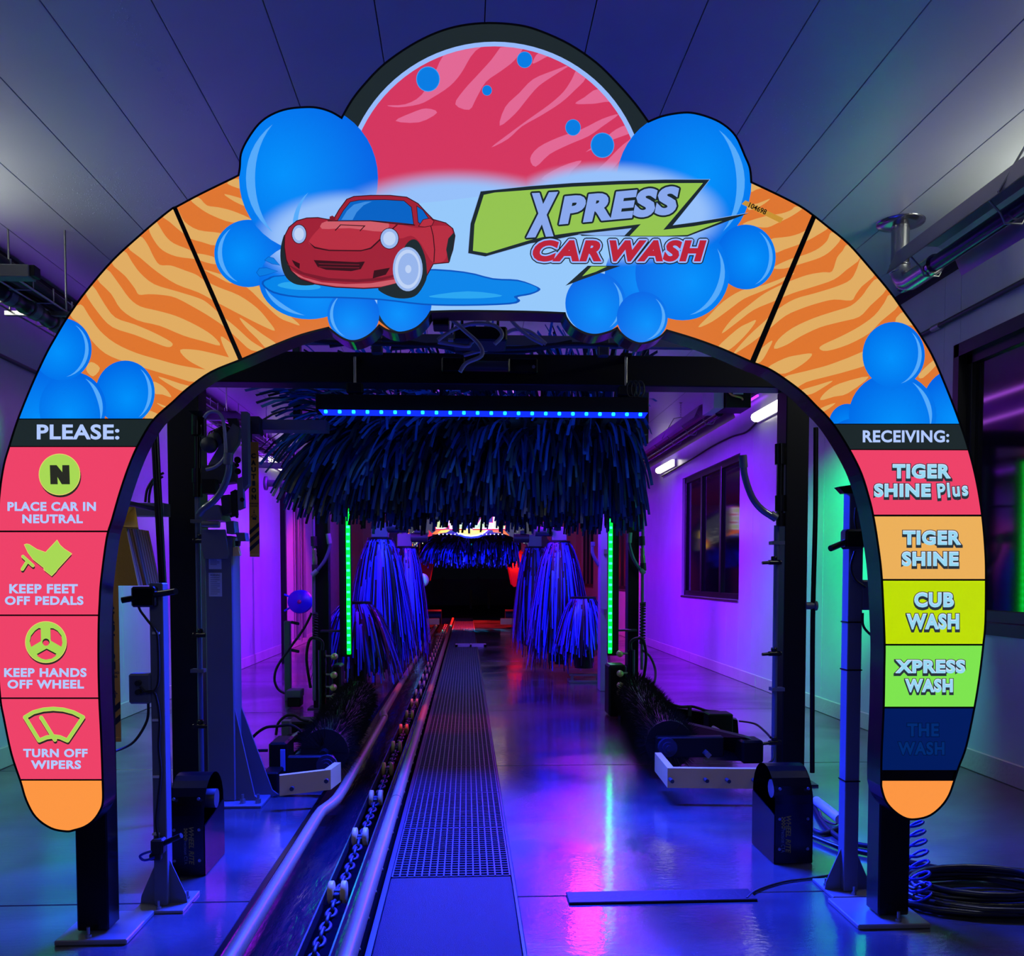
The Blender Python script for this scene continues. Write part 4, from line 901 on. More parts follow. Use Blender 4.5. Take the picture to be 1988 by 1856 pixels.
# ---- second portal frame with green lamp strips
pf2 = thing('portal_frame', 'narrower black portal frame standing behind the big overhead brush', 'frame', (.14, 10.3, 0))
Y2 = 10.2; L2 = (at(607,1200,Y2).x, at(638,1200,Y2).x); R2 = (at(1219,1200,Y2).x, at(1240,1200,Y2).x); z2 = at(900, 880, Y2).z
m = MB(); m.span((L2[0], Y2, .012), (L2[1], Y2+.18, 3.0), 0, .005); m.build('column', BLACKM, pf2)
m = MB(); m.span((R2[0], Y2, .012), (R2[1], Y2+.18, 3.0), 0, .005); m.build('column', BLACKM, pf2)
m = MB(); m.span((L2[0]-.1, Y2, 3.0), (R2[1]+.1, Y2+.18, 3.18), 0, .005); m.build('cross_beam', BLACKM, pf2)
for c in (L2, R2): m = MB(); m.span((c[0]-.06, Y2-.05, 0), (c[1]+.06, Y2+.23, .014)); m.build('foot_plate', DGREY, pf2)
LEDG = emi('green_lamp_lens', (0, 240, 30), 8.0); LEDH = emi('green_lamp_core', (20, 255, 92), 10.0)
for s, (pt, pb, xa_, xb_, ytop, lab) in enumerate((((668, 956), (677, 1270), 655, 684, 950, 'upright strip of green lamps on the left side of the tunnel'), ((1183, 880), (1184, 1268), 1177, 1196, 880, 'upright strip of green lamps on the right side of the tunnel'))):
    Yg = 10.0; A_ = at(*pt, Yg); B_ = at(*pb, Yg); A_.x = B_.x; t = thing('lamp_strip', lab, 'light', (B_.x, Yg, B_.z), 'green lamp strips')
    sg = -1 if s == 0 else 1
    m = MB(); m.span((B_.x-(.10 if s == 0 else .02), Yg+.012, B_.z-.03), (B_.x+(.035 if s == 0 else .10), Yg+.07, 2.85), 0, .003); m.build('backing_channel', BLACKM, t)
    m = MB(); m.span((B_.x-.018, Yg-.006, B_.z), (B_.x+.022, Yg+.012, 2.8), 0, .003); m.build('lens', LEDG, t)
    n_ = 27; q = MB(); q.box((B_.x+.002, Yg-.006, B_.z+.05), (.036, .012, .026), None, 0, .003); q = q.build('lamp', LEDH, t)
    for k in range(1, n_): copy_at(q, wl(q)+Vector((0, 0, (2.7-B_.z)*k/(n_-1))), t)
    for zz in (B_.z+.25, 2.3): m = MB(); m.box((B_.x+(-.17 if s == 0 else .17), Yg+.13, zz), (.30, .15, .02)); m.build('stand_off', DGREY, t)
# valves and clear hoses on the frame
def valve(px, py0, py1, Y, hose, sd, lab):
    a = at(px, py0, Y); b_ = at(px+3, py1, Y); t = thing('valve_riser', lab, 'pipework', (a.x, Y, b_.z), 'valve risers on the inner frame'); L = (a-b_).length
    m = MB(); m.cyl(b_, a, .016, 10); m.build('riser_pipe', GREY, t)
    u = (b_-a)
    m = MB(); m.cyl(a+u*.02, a+u*.28, .035, 12); m.build('union', RUBBER, t); m = MB(); m.cyl(a+u*.78, a+u, .035, 12); m.build('union', RUBBER, t)
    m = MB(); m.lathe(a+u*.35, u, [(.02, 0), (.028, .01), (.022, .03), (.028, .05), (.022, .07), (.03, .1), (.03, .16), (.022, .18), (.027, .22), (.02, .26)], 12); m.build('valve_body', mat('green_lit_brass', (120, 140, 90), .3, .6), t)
    P = crom([at(x, y, Y-.03) for x, y in hose], 6); m = MB(); m.tube(P, .02, 10); m.build('clear_hose', CLEAR, t)
    for q, r in ((0, 5), (-6, -1)): m = MB(); m.tube([P[q], P[r]], .028, 10); m.build('hose_cuff', mat('pale_cuff', (120, 150, 135), .35), t)
valve(609, 1040, 1112, 10.12, [(637,1036),(640,1060),(632,1085),(618,1105),(606,1117)], 1, 'valve riser with a clear curved hose on the left inner column')
valve(1246, 1040, 1108, 10.12, [(1223,1034),(1222,1058),(1230,1085),(1242,1104),(1251,1114)], -1, 'valve riser with a clear curved hose on the right inner column')
for (p, q, lab) in (((608, 905), (610, 1360), 'left'), ((1249, 900), (1246, 1300), 'right')):
    m = MB(); a = at(*p, 10.14); b_ = at(*q, 10.14); m.tube([(a.x, a.y, a.z), (b_.x, b_.y, max(b_.z, .02))], .018, 8); tag(m.build('supply_pipe', GREY), 'thin upright supply pipe strapped to the %s inner column' % lab, 'pipe')
def coil_hose(pts, r, turns, rr, name, M, label, cat='hose', grow=None, tilt=0.):
    P = crom(pts, 8); m = MB(); Q = []; n = turns*12
    for i in range(n):
        t = i/(n-1)*(len(P)-1.001); k = int(t); p = P[k].lerp(P[k+1], t-k); a = 2*PI*i/12; rad = r if grow is None else r*(grow[0]+(grow[1]-grow[0])*i/n)
        Q.append(p+Vector((math.cos(a)*rad, math.sin(a)*rad, tilt*rad*math.cos(a))))
    m.tube(Q, rr, 6); return tag(m.build(name, M), label, cat)
coil_hose([at(1248,1170,10.05), at(1247,1250,10.05)], .028, 16, .009, 'coiled_lead', RUBBER, 'black coiled lead beside the right inner column', 'cable')
coil_hose([at(612,1190,10.05), at(612,1240,10.05)], .024, 11, .009, 'coiled_lead', RUBBER, 'black coiled lead beside the left inner column', 'cable')
m = MB(); m.tube(crom([at(1247,1262,10), at(1262,1275,10), at(1272,1300,9.9), at(1270,1325,9.7), at(1255,1343,9.6), at(1235,1350,9.6)], 6), .013, 8); tag(m.build('spiral_wrapped_hose', RUBBER), 'black spiral-wrapped hose bowing out right of the inner column', 'hose')

# ---- brass nozzle manifolds (wheel blasters)
def manifold(px, top, base, Y, nz, lab, sgn, house):
    b_ = onz(px, base); b_ = Vector((at(px, base, Y).x, Y, 0)); zt = at(px, top, Y).z; t = thing('nozzle_manifold', lab, 'nozzle', (b_.x, Y, 0), 'nozzle manifolds')
    m = MB(); m.cyl((b_.x, Y, .04), (b_.x, Y, zt), .042, 12); m.build('pipe', BLACK, t)
    m = MB(); m.span((b_.x-.12, Y-.08, 0), (b_.x+.12, Y+.08, .04), 0, .004); m.build('foot', BLACKM, t)
    for (x, y) in nz:
        p = at(x, y, Y-.03); m = MB(); m.cyl((b_.x, Y, p.z), (p.x, Y-.03, p.z), .012, 8); m.build('stem', GALV, t)
        m = MB(); m.lathe((p.x, Y-.13, p.z), (0, 1, 0), [(.0, 0), (.012, .0), (.026, .012), (.034, .05), (.034, .09), (.02, .11), (.0, .115)], 14); m.build('nozzle', mat('yellow_brass', (206, 196, 120), .35, .3), t)
    m = MB(); a = at(*house[0], Y+.2); c = at(*house[1], Y+.2); m.span((a.x, Y+.12, .01), (c.x, Y+.42, a.z), 0, .02); m.build('housing', BLACKM, t)
    m = MB(); m.tube(crom([Vector((b_.x, Y, zt)), Vector((b_.x, Y, zt+.08)), Vector((b_.x-sgn*.06, Y, zt+.12)), Vector((b_.x-sgn*.13, Y, zt+.10)), Vector((b_.x-sgn*.17, Y+.05, zt-.1)), Vector((b_.x-sgn*.14, Y+.1, zt-.4))], 5), .016, 8); m.build('hose', RUBBER, t)
manifold(627, 1262, 1395, 9.3, [(650,1274),(649,1310),(648,1334),(650,1352)], 'brass nozzle manifold on a black pipe left of the conveyor', 1, ((645,1290),(664,1378)))
manifold(1224, 1262, 1395, 9.3, [(1202,1269),(1203,1307),(1203,1330),(1203,1344)], 'brass nozzle manifold on a black pipe right of the gratings', -1, ((1180,1290),(1214,1378)))

# ================================================================== low wheel brushes with guide bars
FURK = mat('black_nylon_bristle', (10, 10, 12), .4, spec=.4)
def wheel_brush(lab, A_, B_, R, sgn, bar, barlab):
    A_ = Vector(A_); B_ = Vector(B_); t = thing('wheel_brush', lab, 'brush', ((A_.x+B_.x)/2, (A_.y+B_.y)/2, 0), 'low wheel brushes')
    ax = (B_-A_); L = ax.length; u = ax.normalized(); p = u.orthogonal().normalized(); q = u.cross(p); mb = MB(); n = 9000
    for _ in range(n):
        s = RNG.uniform(0, 1); a = RNG.uniform(0, 2*PI); d = (p*math.cos(a)+q*math.sin(a)+u*RNG.normal(0, .12)).normalized(); rr = R*(.93+.07*math.sin(s*L*22)+RNG.uniform(-.07, .09))
        c = A_+u*(s*L)+d*.05; e = A_+u*(s*L)+d*rr
        if e.z < .012: e = c+(e-c)*max(0., (c.z-.012)/max(1e-4, c.z-e.z))
        w_ = d.cross(u)*.0055; k = len(mb.v); mb.v += [tuple(c-w_), tuple(c+w_), tuple(e)]; mb.f.append([k, k+1, k+2]); mb.m.append(0); mb.sm.append(False)
    tag(mb.build('bristles', FURK, t), kind='stuff')
    m = MB(); m.cyl(A_, B_, R*.7, 20); m.cyl(A_-u*.1, B_+u*.08, .03, 10); m.build('roller_core', BLACKM, t)
    return t, u
A_ = (-.99, 6.3, .27); B_ = (-1.10, 9.2, .27)
wbl, u = wheel_brush('black bristle wheel brush left of the conveyor behind the pale guide bar', A_, B_, .235, -1, None, None)
# frame left
m = MB(); m.tube([at(573,1470,6.5), at(660,1384,9.0)], .022, 4); m.build('frame_rail', GALV, wbl)
def pbox(x0, y0, x1, y1, Y, dy, mt, nm, par, bev=.01, fl=None):
    a = at(x0, y0, Y); b_ = at(x1, y1, Y); m = MB(); m.span((a.x, Y, b_.z if fl is None else fl), (b_.x, Y+dy, a.z), 0, bev); return m.build(nm, mt, par)
pbox(521, 1442, 556, 1500, 6.45, .3, BLACKM, 'drive_box', wbl, .015, .04)
m = MB(); c = at(549, 1476, 6.42); m.box(c, (.035, .012, .155), None, 0, .002); m.build('blue_sticker', mat('sticker_blue_white', (120, 140, 210), .4), wbl)
pbox(556, 1468, 648, 1505, 6.12, .05, BLACKM, 'end_plate', wbl, .012)
m = MB(); c = at(634, 1486, 6.1); m.cyl(c, c+Vector((0,.03,0)), .07, 20); m.cyl(c-Vector((0,.02,0)), c, .045, 16); m.cyl(c-Vector((0,.035,0)), c-Vector((0,.02,0)), .024, 12); m.build('bearing', mat('blue_grey_bearing', (40, 44, 72), .4, .3), wbl)
pbox(554, 1402, 628, 1440, 7.6, .3, BLACKM, 'gear_unit', wbl, .015, .1)
pbox(546, 1400, 562, 1432, 7.4, .1, GREY, 'bracket', wbl, .004)
pl = lambda pts, Y, dy, mt, nm, par: (lambda m: (m.prism([at(a, b, Y) for a, b in pts], (0, dy, 0)), m.build(nm, mt, par))[1])(MB())
pl([(556,1440),(600,1432),(650,1400),(655,1388),(640,1390),(590,1420),(556,1428)], 7.3, .06, BLACKM, 'swing_arm', wbl)
pl([(556,1500),(556,1470),(600,1440),(640,1432),(640,1445),(600,1470)], 6.9, .06, BLACKM, 'swing_arm', wbl)
m = MB(); m.cyl(at(560,1437,7.0), at(588,1418,7.6), .02, 8); m.build('air_ram', GALV, wbl)
pbox(507, 1500, 540, 1530, 6.2, .2, BLACKM, 'foot', wbl, .01, .0)
for i, P in enumerate(([at(x, y, 7.2) for x, y in ((536,1427),(540,1405),(555,1390),(572,1389),(585,1397),(600,1400))], [at(x, y, 6.7) for x, y in ((480,1452),(492,1430),(515,1413),(540,1410),(565,1408),(585,1420))], [at(x, y, 6.5) for x, y in ((480,1465),(495,1458),(520,1457))])):
    m = MB(); m.tube(crom(P, 6), .011, 7); m.build('hose', RUBBER, wbl)
def guide_bar(pts, Y, h, lab, par=None):
    """pale plastic beam: polyline of pixel points at given depths"""
    V = [Vector(p) for p in pts]; m = MB(); th = .045
    for i in range(len(V)-1):
        a, b_ = V[i], V[i+1]; d = (b_-a); d.z = 0; nn = Vector((-d.y, d.x, 0)).normalized()*th*(1 if i >= 0 else 1)
        m.prism([a, b_, b_+Vector((0,0,h)), a+Vector((0,0,h))], nn)
    o = m.build('guide_bar', CREAM, par); o['label'] = lab; return o
a = at(543, 1540, 5.75); b_ = at(648, 1518, 5.95); c = at(661, 1487, 6.2); c.z = b_.z
guide_bar([(a.x, 5.75, .10), (b_.x, 5.82, .12), (at(662,1505,6.05).x, 6.05, .12)], 0, .13, 'cream bolted guide bar with a bent end', wbl)
for px, py in ((566, 1532), (633, 1517)):
    p = at(px, py, 5.74); m = MB(); m.cyl(p, p+Vector((0, .03, 0)), .014, 10); m.build('bolt', DGREY, wbl)
A_ = (1.98, 6.35, .26); B_ = (1.66, 9.7, .26)
A_ = (at(1300,1450,6.5).x, 6.5, .265); B_ = (at(1229,1380,9.5).x, 9.5, .265)
wbr, u = wheel_brush('black bristle wheel brush on the right with a long yellowish guide bar', A_, B_, .25, 1, None, None)
m = MB(); m.tube([at(1252,1358,9.3), at(1375,1466,6.3)], .026, 4); m.build('frame_rail', GALV, wbr)
ar = at(1380, 1440, 6.5)
m = MB(); m.prism([at(1308,1408,7.2), at(1320,1402,7.2), at(1448,1432,6.5), at(1472,1440,6.5), at(1476,1478,6.5), at(1370,1476,6.5), at(1330,1430,7.0)], (.02, .12, 0)); m.build('swing_arm', BLACKM, wbr)
m = MB(); m.prism([at(1265,1378,9.0), at(1290,1370,9.0), at(1400,1390,8.2), at(1432,1398,8.2), at(1434,1425,8.2), at(1330,1400,8.8)], (.02, .12, 0)); m.build('swing_arm', BLACKM, wbr)
m = MB(); c = at(1458, 1458, 6.5); m.box((c.x, 6.55, c.z), (.16, .2, .17), None, 0, .015); m.build('pivot_box', BLACKM, wbr)
m = MB(); c = at(1400, 1408, 7.9); m.box((c.x, 8.0, c.z), (.22, .2, .2), None, 0, .01); m.build('gear_unit', BLACKM, wbr)
for px, py in ((1288,1362),(1339,1372),(1397,1384)):
    c = at(px, py+8, 8.6); m = MB(); m.box((c.x, 8.6, c.z), (.03, .04, .1)); m.build('hose_clip', DGREY, wbr)
m = MB(); m.tube(crom([at(1245,1362,8.6), at(1262,1356,8.6), at(1288,1363,8.6), at(1320,1372,8.6), at(1345,1372,8.6), at(1372,1380,8.5), at(1398,1383,8.4), at(1420,1396,8.2)], 6), .014, 7); m.build('hose', RUBBER, wbr)
m = MB(); m.cyl(at(1385,1413,7.6), at(1412,1430,7.2), .02, 8); m.build('air_ram', GALV, wbr)
m = MB(); c = at(1297, 1452, 6.35); m.cyl(c, c+Vector((0,.04,0)), .068, 20); m.cyl(c-Vector((0,.02,0)), c, .044, 16); m.cyl(c-Vector((0,.035,0)), c-Vector((0,.02,0)), .022, 12); m.build('bearing', mat('blue_grey_bearing', (40, 44, 62), .4, .3), wbr); m = MB(); m.span((c.x-.07, 6.39, c.z-.08), (c.x+.42, 6.47, c.z+.07), 0, .01); m.build('end_plate', BLACKM, wbr)
g0 = at(1482, 1510, 5.75); g1 = at(1298, 1498, 5.75); g2 = at(1274, 1478, 6.1)
zb = .115; guide_bar([(g2.x, 6.15, zb+.03), (g1.x, 5.78, zb)], 0, .13, 'bent tip of the yellowish guide bar', wbr); guide_bar([(g1.x, 5.78, zb), (g0.x, 5.72, zb)], 0, .13, 'long yellowish guide bar with bolt holes', wbr)
for px in (1307, 1375, 1416, 1467):
    p = at(px, 1494, 5.68); p.z = zb+.06; m = MB(); m.cyl((p.x, 5.77 if px < 1400 else 5.74, p.z), (p.x, 5.70 if px < 1400 else 5.68, p.z), .013, 10); m.build('bolt', DGREY, wbr)
for P in ([at(1436,1400,7.6), at(1465,1405,7.0), at(1485,1420,6.4), at(1496,1432,6.2)], [at(1500,1450,6.1), at(1500,1475,6.0), at(1480,1487,5.9)]):
    m = MB(); m.tube(crom(P, 6), .008, 6); m.build('lead', RUBBER, wbr)

# ---- rounded black boxes at the mouth
YL = mat('faded_yellow_print', (150, 134, 36), .6); GYP = mat('faded_grey_print', (110, 116, 130), .6)
def round_box(px0, px1, pfront, pside, ytop, ybase, lab, open_left):
    f0 = onz(px0, ybase); Y = f0.y; x0 = at(px0, ybase, Y).x; x1 = at(px1, ybase, Y).x; zt = at((px0+px1)/2, ytop, Y+.1).z; t = thing('applicator_box', lab, 'box', ((x0+x1)/2, Y, 0), 'rounded black boxes at the tunnel mouth')
    dp = .36; r = dp/2; prof = [(Y, .004), (Y+dp, .004), (Y+dp, zt-r)]+[(Y+r+r*math.cos(a), zt-r+r*math.sin(a)) for a in [PI*k/12 for k in range(1, 12)]]+[(Y, zt-r)]
    m = MB(); n = len(prof); th = .006
    sh_ = [Vector((x0, y, z)) for y, z in prof]+[Vector((x1, y, z)) for y, z in prof]
    m.add(sh_, [(i, (i+1) % n, n+(i+1) % n, n+i) for i in range(n)], 0)
    inn = [Vector((x0, Y+r+(y-Y-r)*.93, max(z-.012, .004))) for y, z in prof]+[Vector((x1, Y+r+(y-Y-r)*.93, max(z-.012, .004))) for y, z in prof]
    m.build('shell', BLACK, t)
    for xx, op in ((x0, open_left), (x1, not open_left)):
        s = MB(); top = [p for p in prof]
        if op: top = [(Y, .004), (Y+dp, .004), (Y+dp, zt*.62), (Y, zt*.52)]
        s.prism([Vector((xx-.003, y, z)) for y, z in top], (.006, 0, 0)); s.build('side_plate', BLACK, t)
    s = MB(); xm = (x0+x1)/2
    s.cyl((xm-.06, Y+r, zt*.72), (xm+.1, Y+r, zt*.72), .05, 12); s.cyl((xm-.02, Y+r-.05, zt*.5), (xm-.02, Y+r-.05, zt*.75), .02, 8); s.build('valve', GALV, t)
    for k in range(5):
        zz = .08+zt*.8*k/5
        for xx in (x0+.025, x1-.025):
            if k in (0, 2, 4): b = MB(); b.cyl((xx, Y, zz), (xx, Y-.006, zz), .008, 8); b.build('rivet', GALV, t)
    return t, x0, x1, Y
def vtext(par, s, x0, z0, x1, z1, Y, M, shear, bold, name='lettering', w=1.0):
    """text running downwards: reading direction is -z"""
    mb = MB(); v0, _ = text_geo(s, bold, shear); xs = [p[0] for p in v0]; ys = [p[1] for p in v0]; a, b, c, d = min(xs), max(xs), min(ys), max(ys)
    vs, fs = text_geo(s, bold, shear); mb.add([(x0+(y-c)/(d-c)*(x1-x0), Y, z1-(x-a)/(b-a)*(z1-z0)) for x, y in vs], fs); return mb.build(name, M, par)
for (px0, px1, yt, yb, lx, ly, lab, ol) in ((330, 398, 1506, 1702, (366, 377), (1606, 1679), 'black rounded box at the foot of the left column with yellow upright lettering', False), (1503, 1576, 1487, 1678, (1526, 1535), (1584, 1656), 'black rounded box at the foot of the right column with yellow upright lettering', True)):
    t, x0, x1, Y = round_box(px0, px1, None, None, yt, yb, lab, ol)
    e = Y-.0012; a = at(lx[0], ly[0], e); c = at(lx[1], ly[1], e)
    o = vtext(t, 'WHEEL RITE', a.x, c.z, c.x, a.z, e, YL, .25, .02); o['label'] = 'faded yellow lettering'
    a2 = at(lx[0]-9, ly[0]+24, e); c2 = at(lx[0]-2, ly[1]-1, e); o = vtext(t, 'Precision CTA', a2.x, c2.z, c2.x, a2.z, e, GYP, 0, .0); o['label'] = 'faded grey lettering'
    q = MB()
    for i in range(8):
        for j in range(3):
            if (i+j) % 2 == 0: xx = a2.x+(c2.x-a2.x)*j/3; zz = at(lx[0], ly[0], e).z-.006-i*.008; q.add([(xx, e, zz), (xx+.008, e, zz), (xx+.008, e, zz-.008), (xx, e, zz-.008)], [(0,1,2,3)])
    q.build('chequer_print', YL, t)

# ---- grey sensor posts in front
def gusset_post(lab, px0, px1, side, ybase, ytop, plate, name='sensor_post', flipx=1):
    Y = onz((px0+px1)/2, ybase).y; x0 = at(px0, ybase, Y).x; x1 = at(px1, ybase, Y).x; w_ = x1-x0; d_ = .075; zt = at(px0, ytop, Y).z
    t = thing(name, lab, 'post', ((x0+x1)/2, Y+d_/2, 0), 'grey sensor posts')
    m = MB(); m.span((x0, Y, .014), (x1, Y+d_, zt), 0, .004); m.build('post', GREY, t)
    m = MB(); m.span((x0-.075, Y-.06, 0), (x1+.085, Y+d_+.12, .014), 0, .002); pl = m.build('base_plate', PLATE, t)
    for sx in (-1, 1):
        xx = x0 if sx < 0 else x1; m = MB(); m.prism([(xx, Y+d_/2, .014), (xx+sx*.075, Y+d_/2, .014), (xx+sx*.07, Y+d_/2, .05), (xx, Y+d_/2, .21)], (0, .006, 0)); m.build('gusset', GREY, t)
    for (bx, by) in ((x0-.05, Y+.09), (x1+.06, Y+.09), ((x0+x1)/2, Y-.035)):
        m = MB(); m.cyl((bx, by, .014), (bx, by, .026), .012, 6); m.cyl((bx, by, .02), (bx, by, .05), .006, 8); m.build('anchor_bolt', GALV, t)
    return t, x0, x1, Y, d_, zt
t, x0, x1, Y, d_, zt = gusset_post('slim grey sensor post between the left arch leg and the black column', 300, 326, 1, 1765, 1132, None)
m = MB(); m.box((x0-.01, Y-.02, zt-.06), (.10, .07, .09), None, 0, .008); m.cyl((x0-.02, Y-.04, zt-.06), (x0-.10, Y-.05, zt-.075), .014, 10); m.cyl((x1-.02, Y-.04, zt-.05), (x1+.09, Y-.10, zt-.035), .014, 10); m.build('sensor', BLACK, t)
jc = at(272, 1337, Y); m = MB(); m.box((jc.x, Y+.02, jc.z), (.095, .06, .135), None, 0, .008); m.build('junction_box', GREY, t)
for dy in (.028, -.012): m = MB(); m.cyl((jc.x+.0, Y-.01, jc.z+dy), (jc.x+.0, Y-.035, jc.z+dy), .012, 10); m.build('cable_gland', RUBBER, t)
for P in ([(272,1333),(285,1345),(302,1338),(308,1310),(306,1240),(300,1222),(283,1200),(270,1180),(272,1160),(288,1155)], [(272,1347),(296,1342),(305,1360),(310,1400),(308,1450),(312,1500),(306,1560),(303,1600),(310,1635)]):
    m = MB(); m.tube(crom([at(a, b, Y-.025) for a, b in P], 5), .0055, 6); m.build('lead', RUBBER, t)
for py in (1229, 1398, 1508, 1619): c = at(303, py, Y-.012); m = MB(); m.box(c, (.03, .014, .010)); m.build('cable_clip', WHITEP, t)
c = at(308, 1642, Y-.03); m = MB(); m.box(c, (.055, .06, .07), None, 0, .008); m.cyl(c, at(352, 1622, Y-.06), .012, 10); m.box(c+Vector((-.01, -.01, -.045)), (.05, .03, .03), None, 0, .004); m.build('lower_sensor', RUBBER, t)
m = MB(); m.tube(crom([at(300,1665,Y-.06), at(280,1670,Y-.06), at(272,1662,Y-.06), at(285,1655,Y-.06), at(300,1652,Y-.05)], 5), .006, 6); m.build('lead', BLUEP, t)
m = MB(); m.tube(crom([at(288,1366,Y), at(285,1400,Y), at(260,1440,Y-.03), at(225,1458,Y-.1), at(214,1458,Y-.18)], 6), .006, 6); m.build('lead', RUBBER, t)
t, x0, x1, Y, d_, zt = gusset_post('slim grey sensor post just inside the right arch leg', 1638, 1665, -1, 1737, 945, None)
c = at(1655, 1047, Y-.03); m = MB(); m.box(c, (.09, .07, .09), None, 0, .01); m.cyl(c, at(1612, 1065, Y-.09), .014, 10); m.build('sensor', BLACK, t)
c = at(1640, 945, Y-.01); m = MB(); m.prism([c+Vector((-.03, 0, .0)), c+Vector((.05, 0, .012)), c+Vector((.05, 0, -.03)), c+Vector((0, 0, -.03))], (0, .05, 0)); m.build('visor', BLACK, t)
jc = at(1684, 1155, Y+.02); m = MB(); m.box((jc.x, Y+.03, jc.z), (.07, .06, .14), None, 0, .008); m.build('junction_box', GREY, t)
for P in ([(1662,985),(1660,1010),(1664,1030)], [(1660,1070),(1652,1100),(1660,1125),(1680,1140)], [(1675,1190),(1676,1215),(1690,1232),(1700,1236)]):
    m = MB(); m.tube(crom([at(a, b, Y-.02) for a, b in P], 6), .006, 6); m.build('lead', RUBBER, t)
for py in (1208, 1301, 1517): m = MB(); c = at(1652, py, Y); m.span((x0-.003, Y-.003, c.z-.003), (x1+.003, Y+d_+.003, c.z+.003)); m.build('cable_tie', BLACK, t)

# ---- grey gantry post and machine on the left
gp = thing('brush_gantry', 'blue-grey machine post with motor and lifting arms left of the conveyor', 'gantry', (-1.66, 6.0, 0))
YG = 5.95; x0, x1 = at(403, 1500, YG).x, at(457, 1500, YG).x; zt = at(430, 1040, YG).z
m = MB(); m.span((x0, YG, .02), (x1, YG+.2, zt), 0, .008); m.build('post', GREY, gp)
bx0, bx1 = at(398, 1562, YG).x, at(500, 1562, YG).x; m = MB(); m.span((x0-.1, YG-.12, 0), (bx1+.05, YG+.4, .02), 0, .004); m.build('base_plate', GREY, gp)
for (yy, w_) in ((YG+.01, .12), (YG+.17, .2)): m = MB(); m.prism([(x1, yy, .02), (x1+w_+.04, yy, .02), (x1+w_, yy, .05), (x1+.0, yy, .62)], (0, .02, 0)); m.build('gusset', GREY, gp)
for bx in (x1+.06, x1+.16): m = MB(); m.cyl((bx, YG-.06, .02), (bx, YG-.06, .05), .018, 6); m.cyl((bx, YG-.06, .02), (bx, YG-.06, .08), .009, 8); m.build('anchor_bolt', GALV, gp)
# printed notices
PAPER = mat('white_notice', (176, 184, 205), .6); PK_ = mat('notice_print', (40, 44, 60), .7)
for (pa, pb, head) in (((405, 1072), (430, 1105), 'NOTICE'), ((405, 1112), (431, 1158), 'WARNING')):
    a = at(*pa, YG-.004); b_ = at(*pb, YG-.004); m = MB(); m.span((a.x, YG-.004, b_.z), (b_.x, YG-.001, a.z)); nt_ = m.build('notice', PAPER, gp)
    m = MB(); w_ = b_.x-a.x; h_ = a.z-b_.z
    if head == 'WARNING': place_text(m, head, (0, 0, 1, 1), lambda u, v: Vector((a.x+w_*(.12+.76*u), YG-.0045, a.z-.008-.014*v)), .01)
    else: m.span((a.x+w_*.12, YG-.0048, a.z-.016), (a.x+w_*.88, YG-.0042, a.z-.007))
    nl = 9 if head == 'WARNING' else 6
    for k in range(nl): m.span((a.x+w_*.12, YG-.0048, a.z-.034-k*h_*.085), (a.x+w_*(.85-.2*(k % 3 == 2)), YG-.0042, a.z-.0315-k*h_*.085))
    m.build('print', PK_, nt_)
def pl(pts, Y, dy, mt, nm, par): m = MB(); m.prism([at(a, b, Y) for a, b in pts], (0, dy, 0)); return m.build(nm, mt, par)
pl([(391,1028),(436,1028),(444,1075),(440,1085),(395,1085),(391,1060)], YG-.03, .03, GREY, 'bracket', gp)
pl([(390,982),(424,980),(430,1010),(392,1010)], YG-.05, .25, GREY, 'bracket', gp)
m = MB(); c = at(408, 1018, YG-.04); m.cyl(c-Vector((.05, 0, 0)), c+Vector((.06, 0, 0)), .022, 12); m.build('pivot_pin', GALV, gp)
m = MB(); m.span(at(364, 797, YG+.0), at(480, 814, YG+.3)); m.build('top_channel', BLACKM, gp)
pl([(465,799),(480,799),(482,940),(470,952),(468,800)], YG-.02, .08, GREY, 'side_plate', gp)
pl([(452,822),(465,830),(462,860),(425,915),(400,925),(405,900)], YG+.06, .06, GREY, 'lift_arm', gp)
pl([(440,812),(460,812),(466,845),(450,880),(444,875),(452,840)], YG+.13, .04, DGREY, 'link_plate', gp)
m = MB(); c = at(402, 862, YG-.02); m.lathe(c, (.0, 1, 0), [(0, 0), (.042, .004), (.05, .02), (.052, .06), (0, .06)], 18); m.lathe(c+Vector((.02, .07, .03)), (.45, 1, .5), [(0, 0), (.05, 0), (.05, .16), (0, .16)], 18)
for k in range(8): a_ = 2*PI*k/8
m.build('motor', DGREY, gp)
m = MB()
for k in range(7): m.lathe(c+Vector((.03+.0105*k, .085+.022*k, .045+.011*k)), (.45, 1, .5), [(.052, 0), (.058, 0), (.058, .006), (.052, .006)], 18)
m.build('motor_fins', BLACKM, gp)
pl([(392,905),(450,895),(455,935),(392,945)], YG+.05, .12, DGREY, 'housing', gp)
pl([(392,930),(418,930),(418,958),(392,958)], YG-.02, .10, BLACKM, 'ribbed_cover', gp)
pl([(460,930),(470,925),(474,985),(462,990)], YG-.03, .05, GREY, 'link_plate', gp)
pl([(428,962),(445,960),(450,995),(432,1000)], YG, .12, DGREY, 'housing', gp); pl([(447,955),(457,950),(460,1000),(450,1003)], YG-.03, .05, BLACKM, 'cam_plate', gp)
for px, py, r in ((461, 893, .022), (462, 915, .02), (460, 903, .014), (470, 970, .014), (449, 1002, .01), (460, 1003, .01)): m = MB(); m.cyl(at(px, py, YG-.05), at(px, py, YG+.04), r, 12); m.build('roller', BLACK, gp)
pl([(438,1013),(453,1011),(456,1036),(440,1036)], YG-.02, .12, GREY, 'bracket', gp)
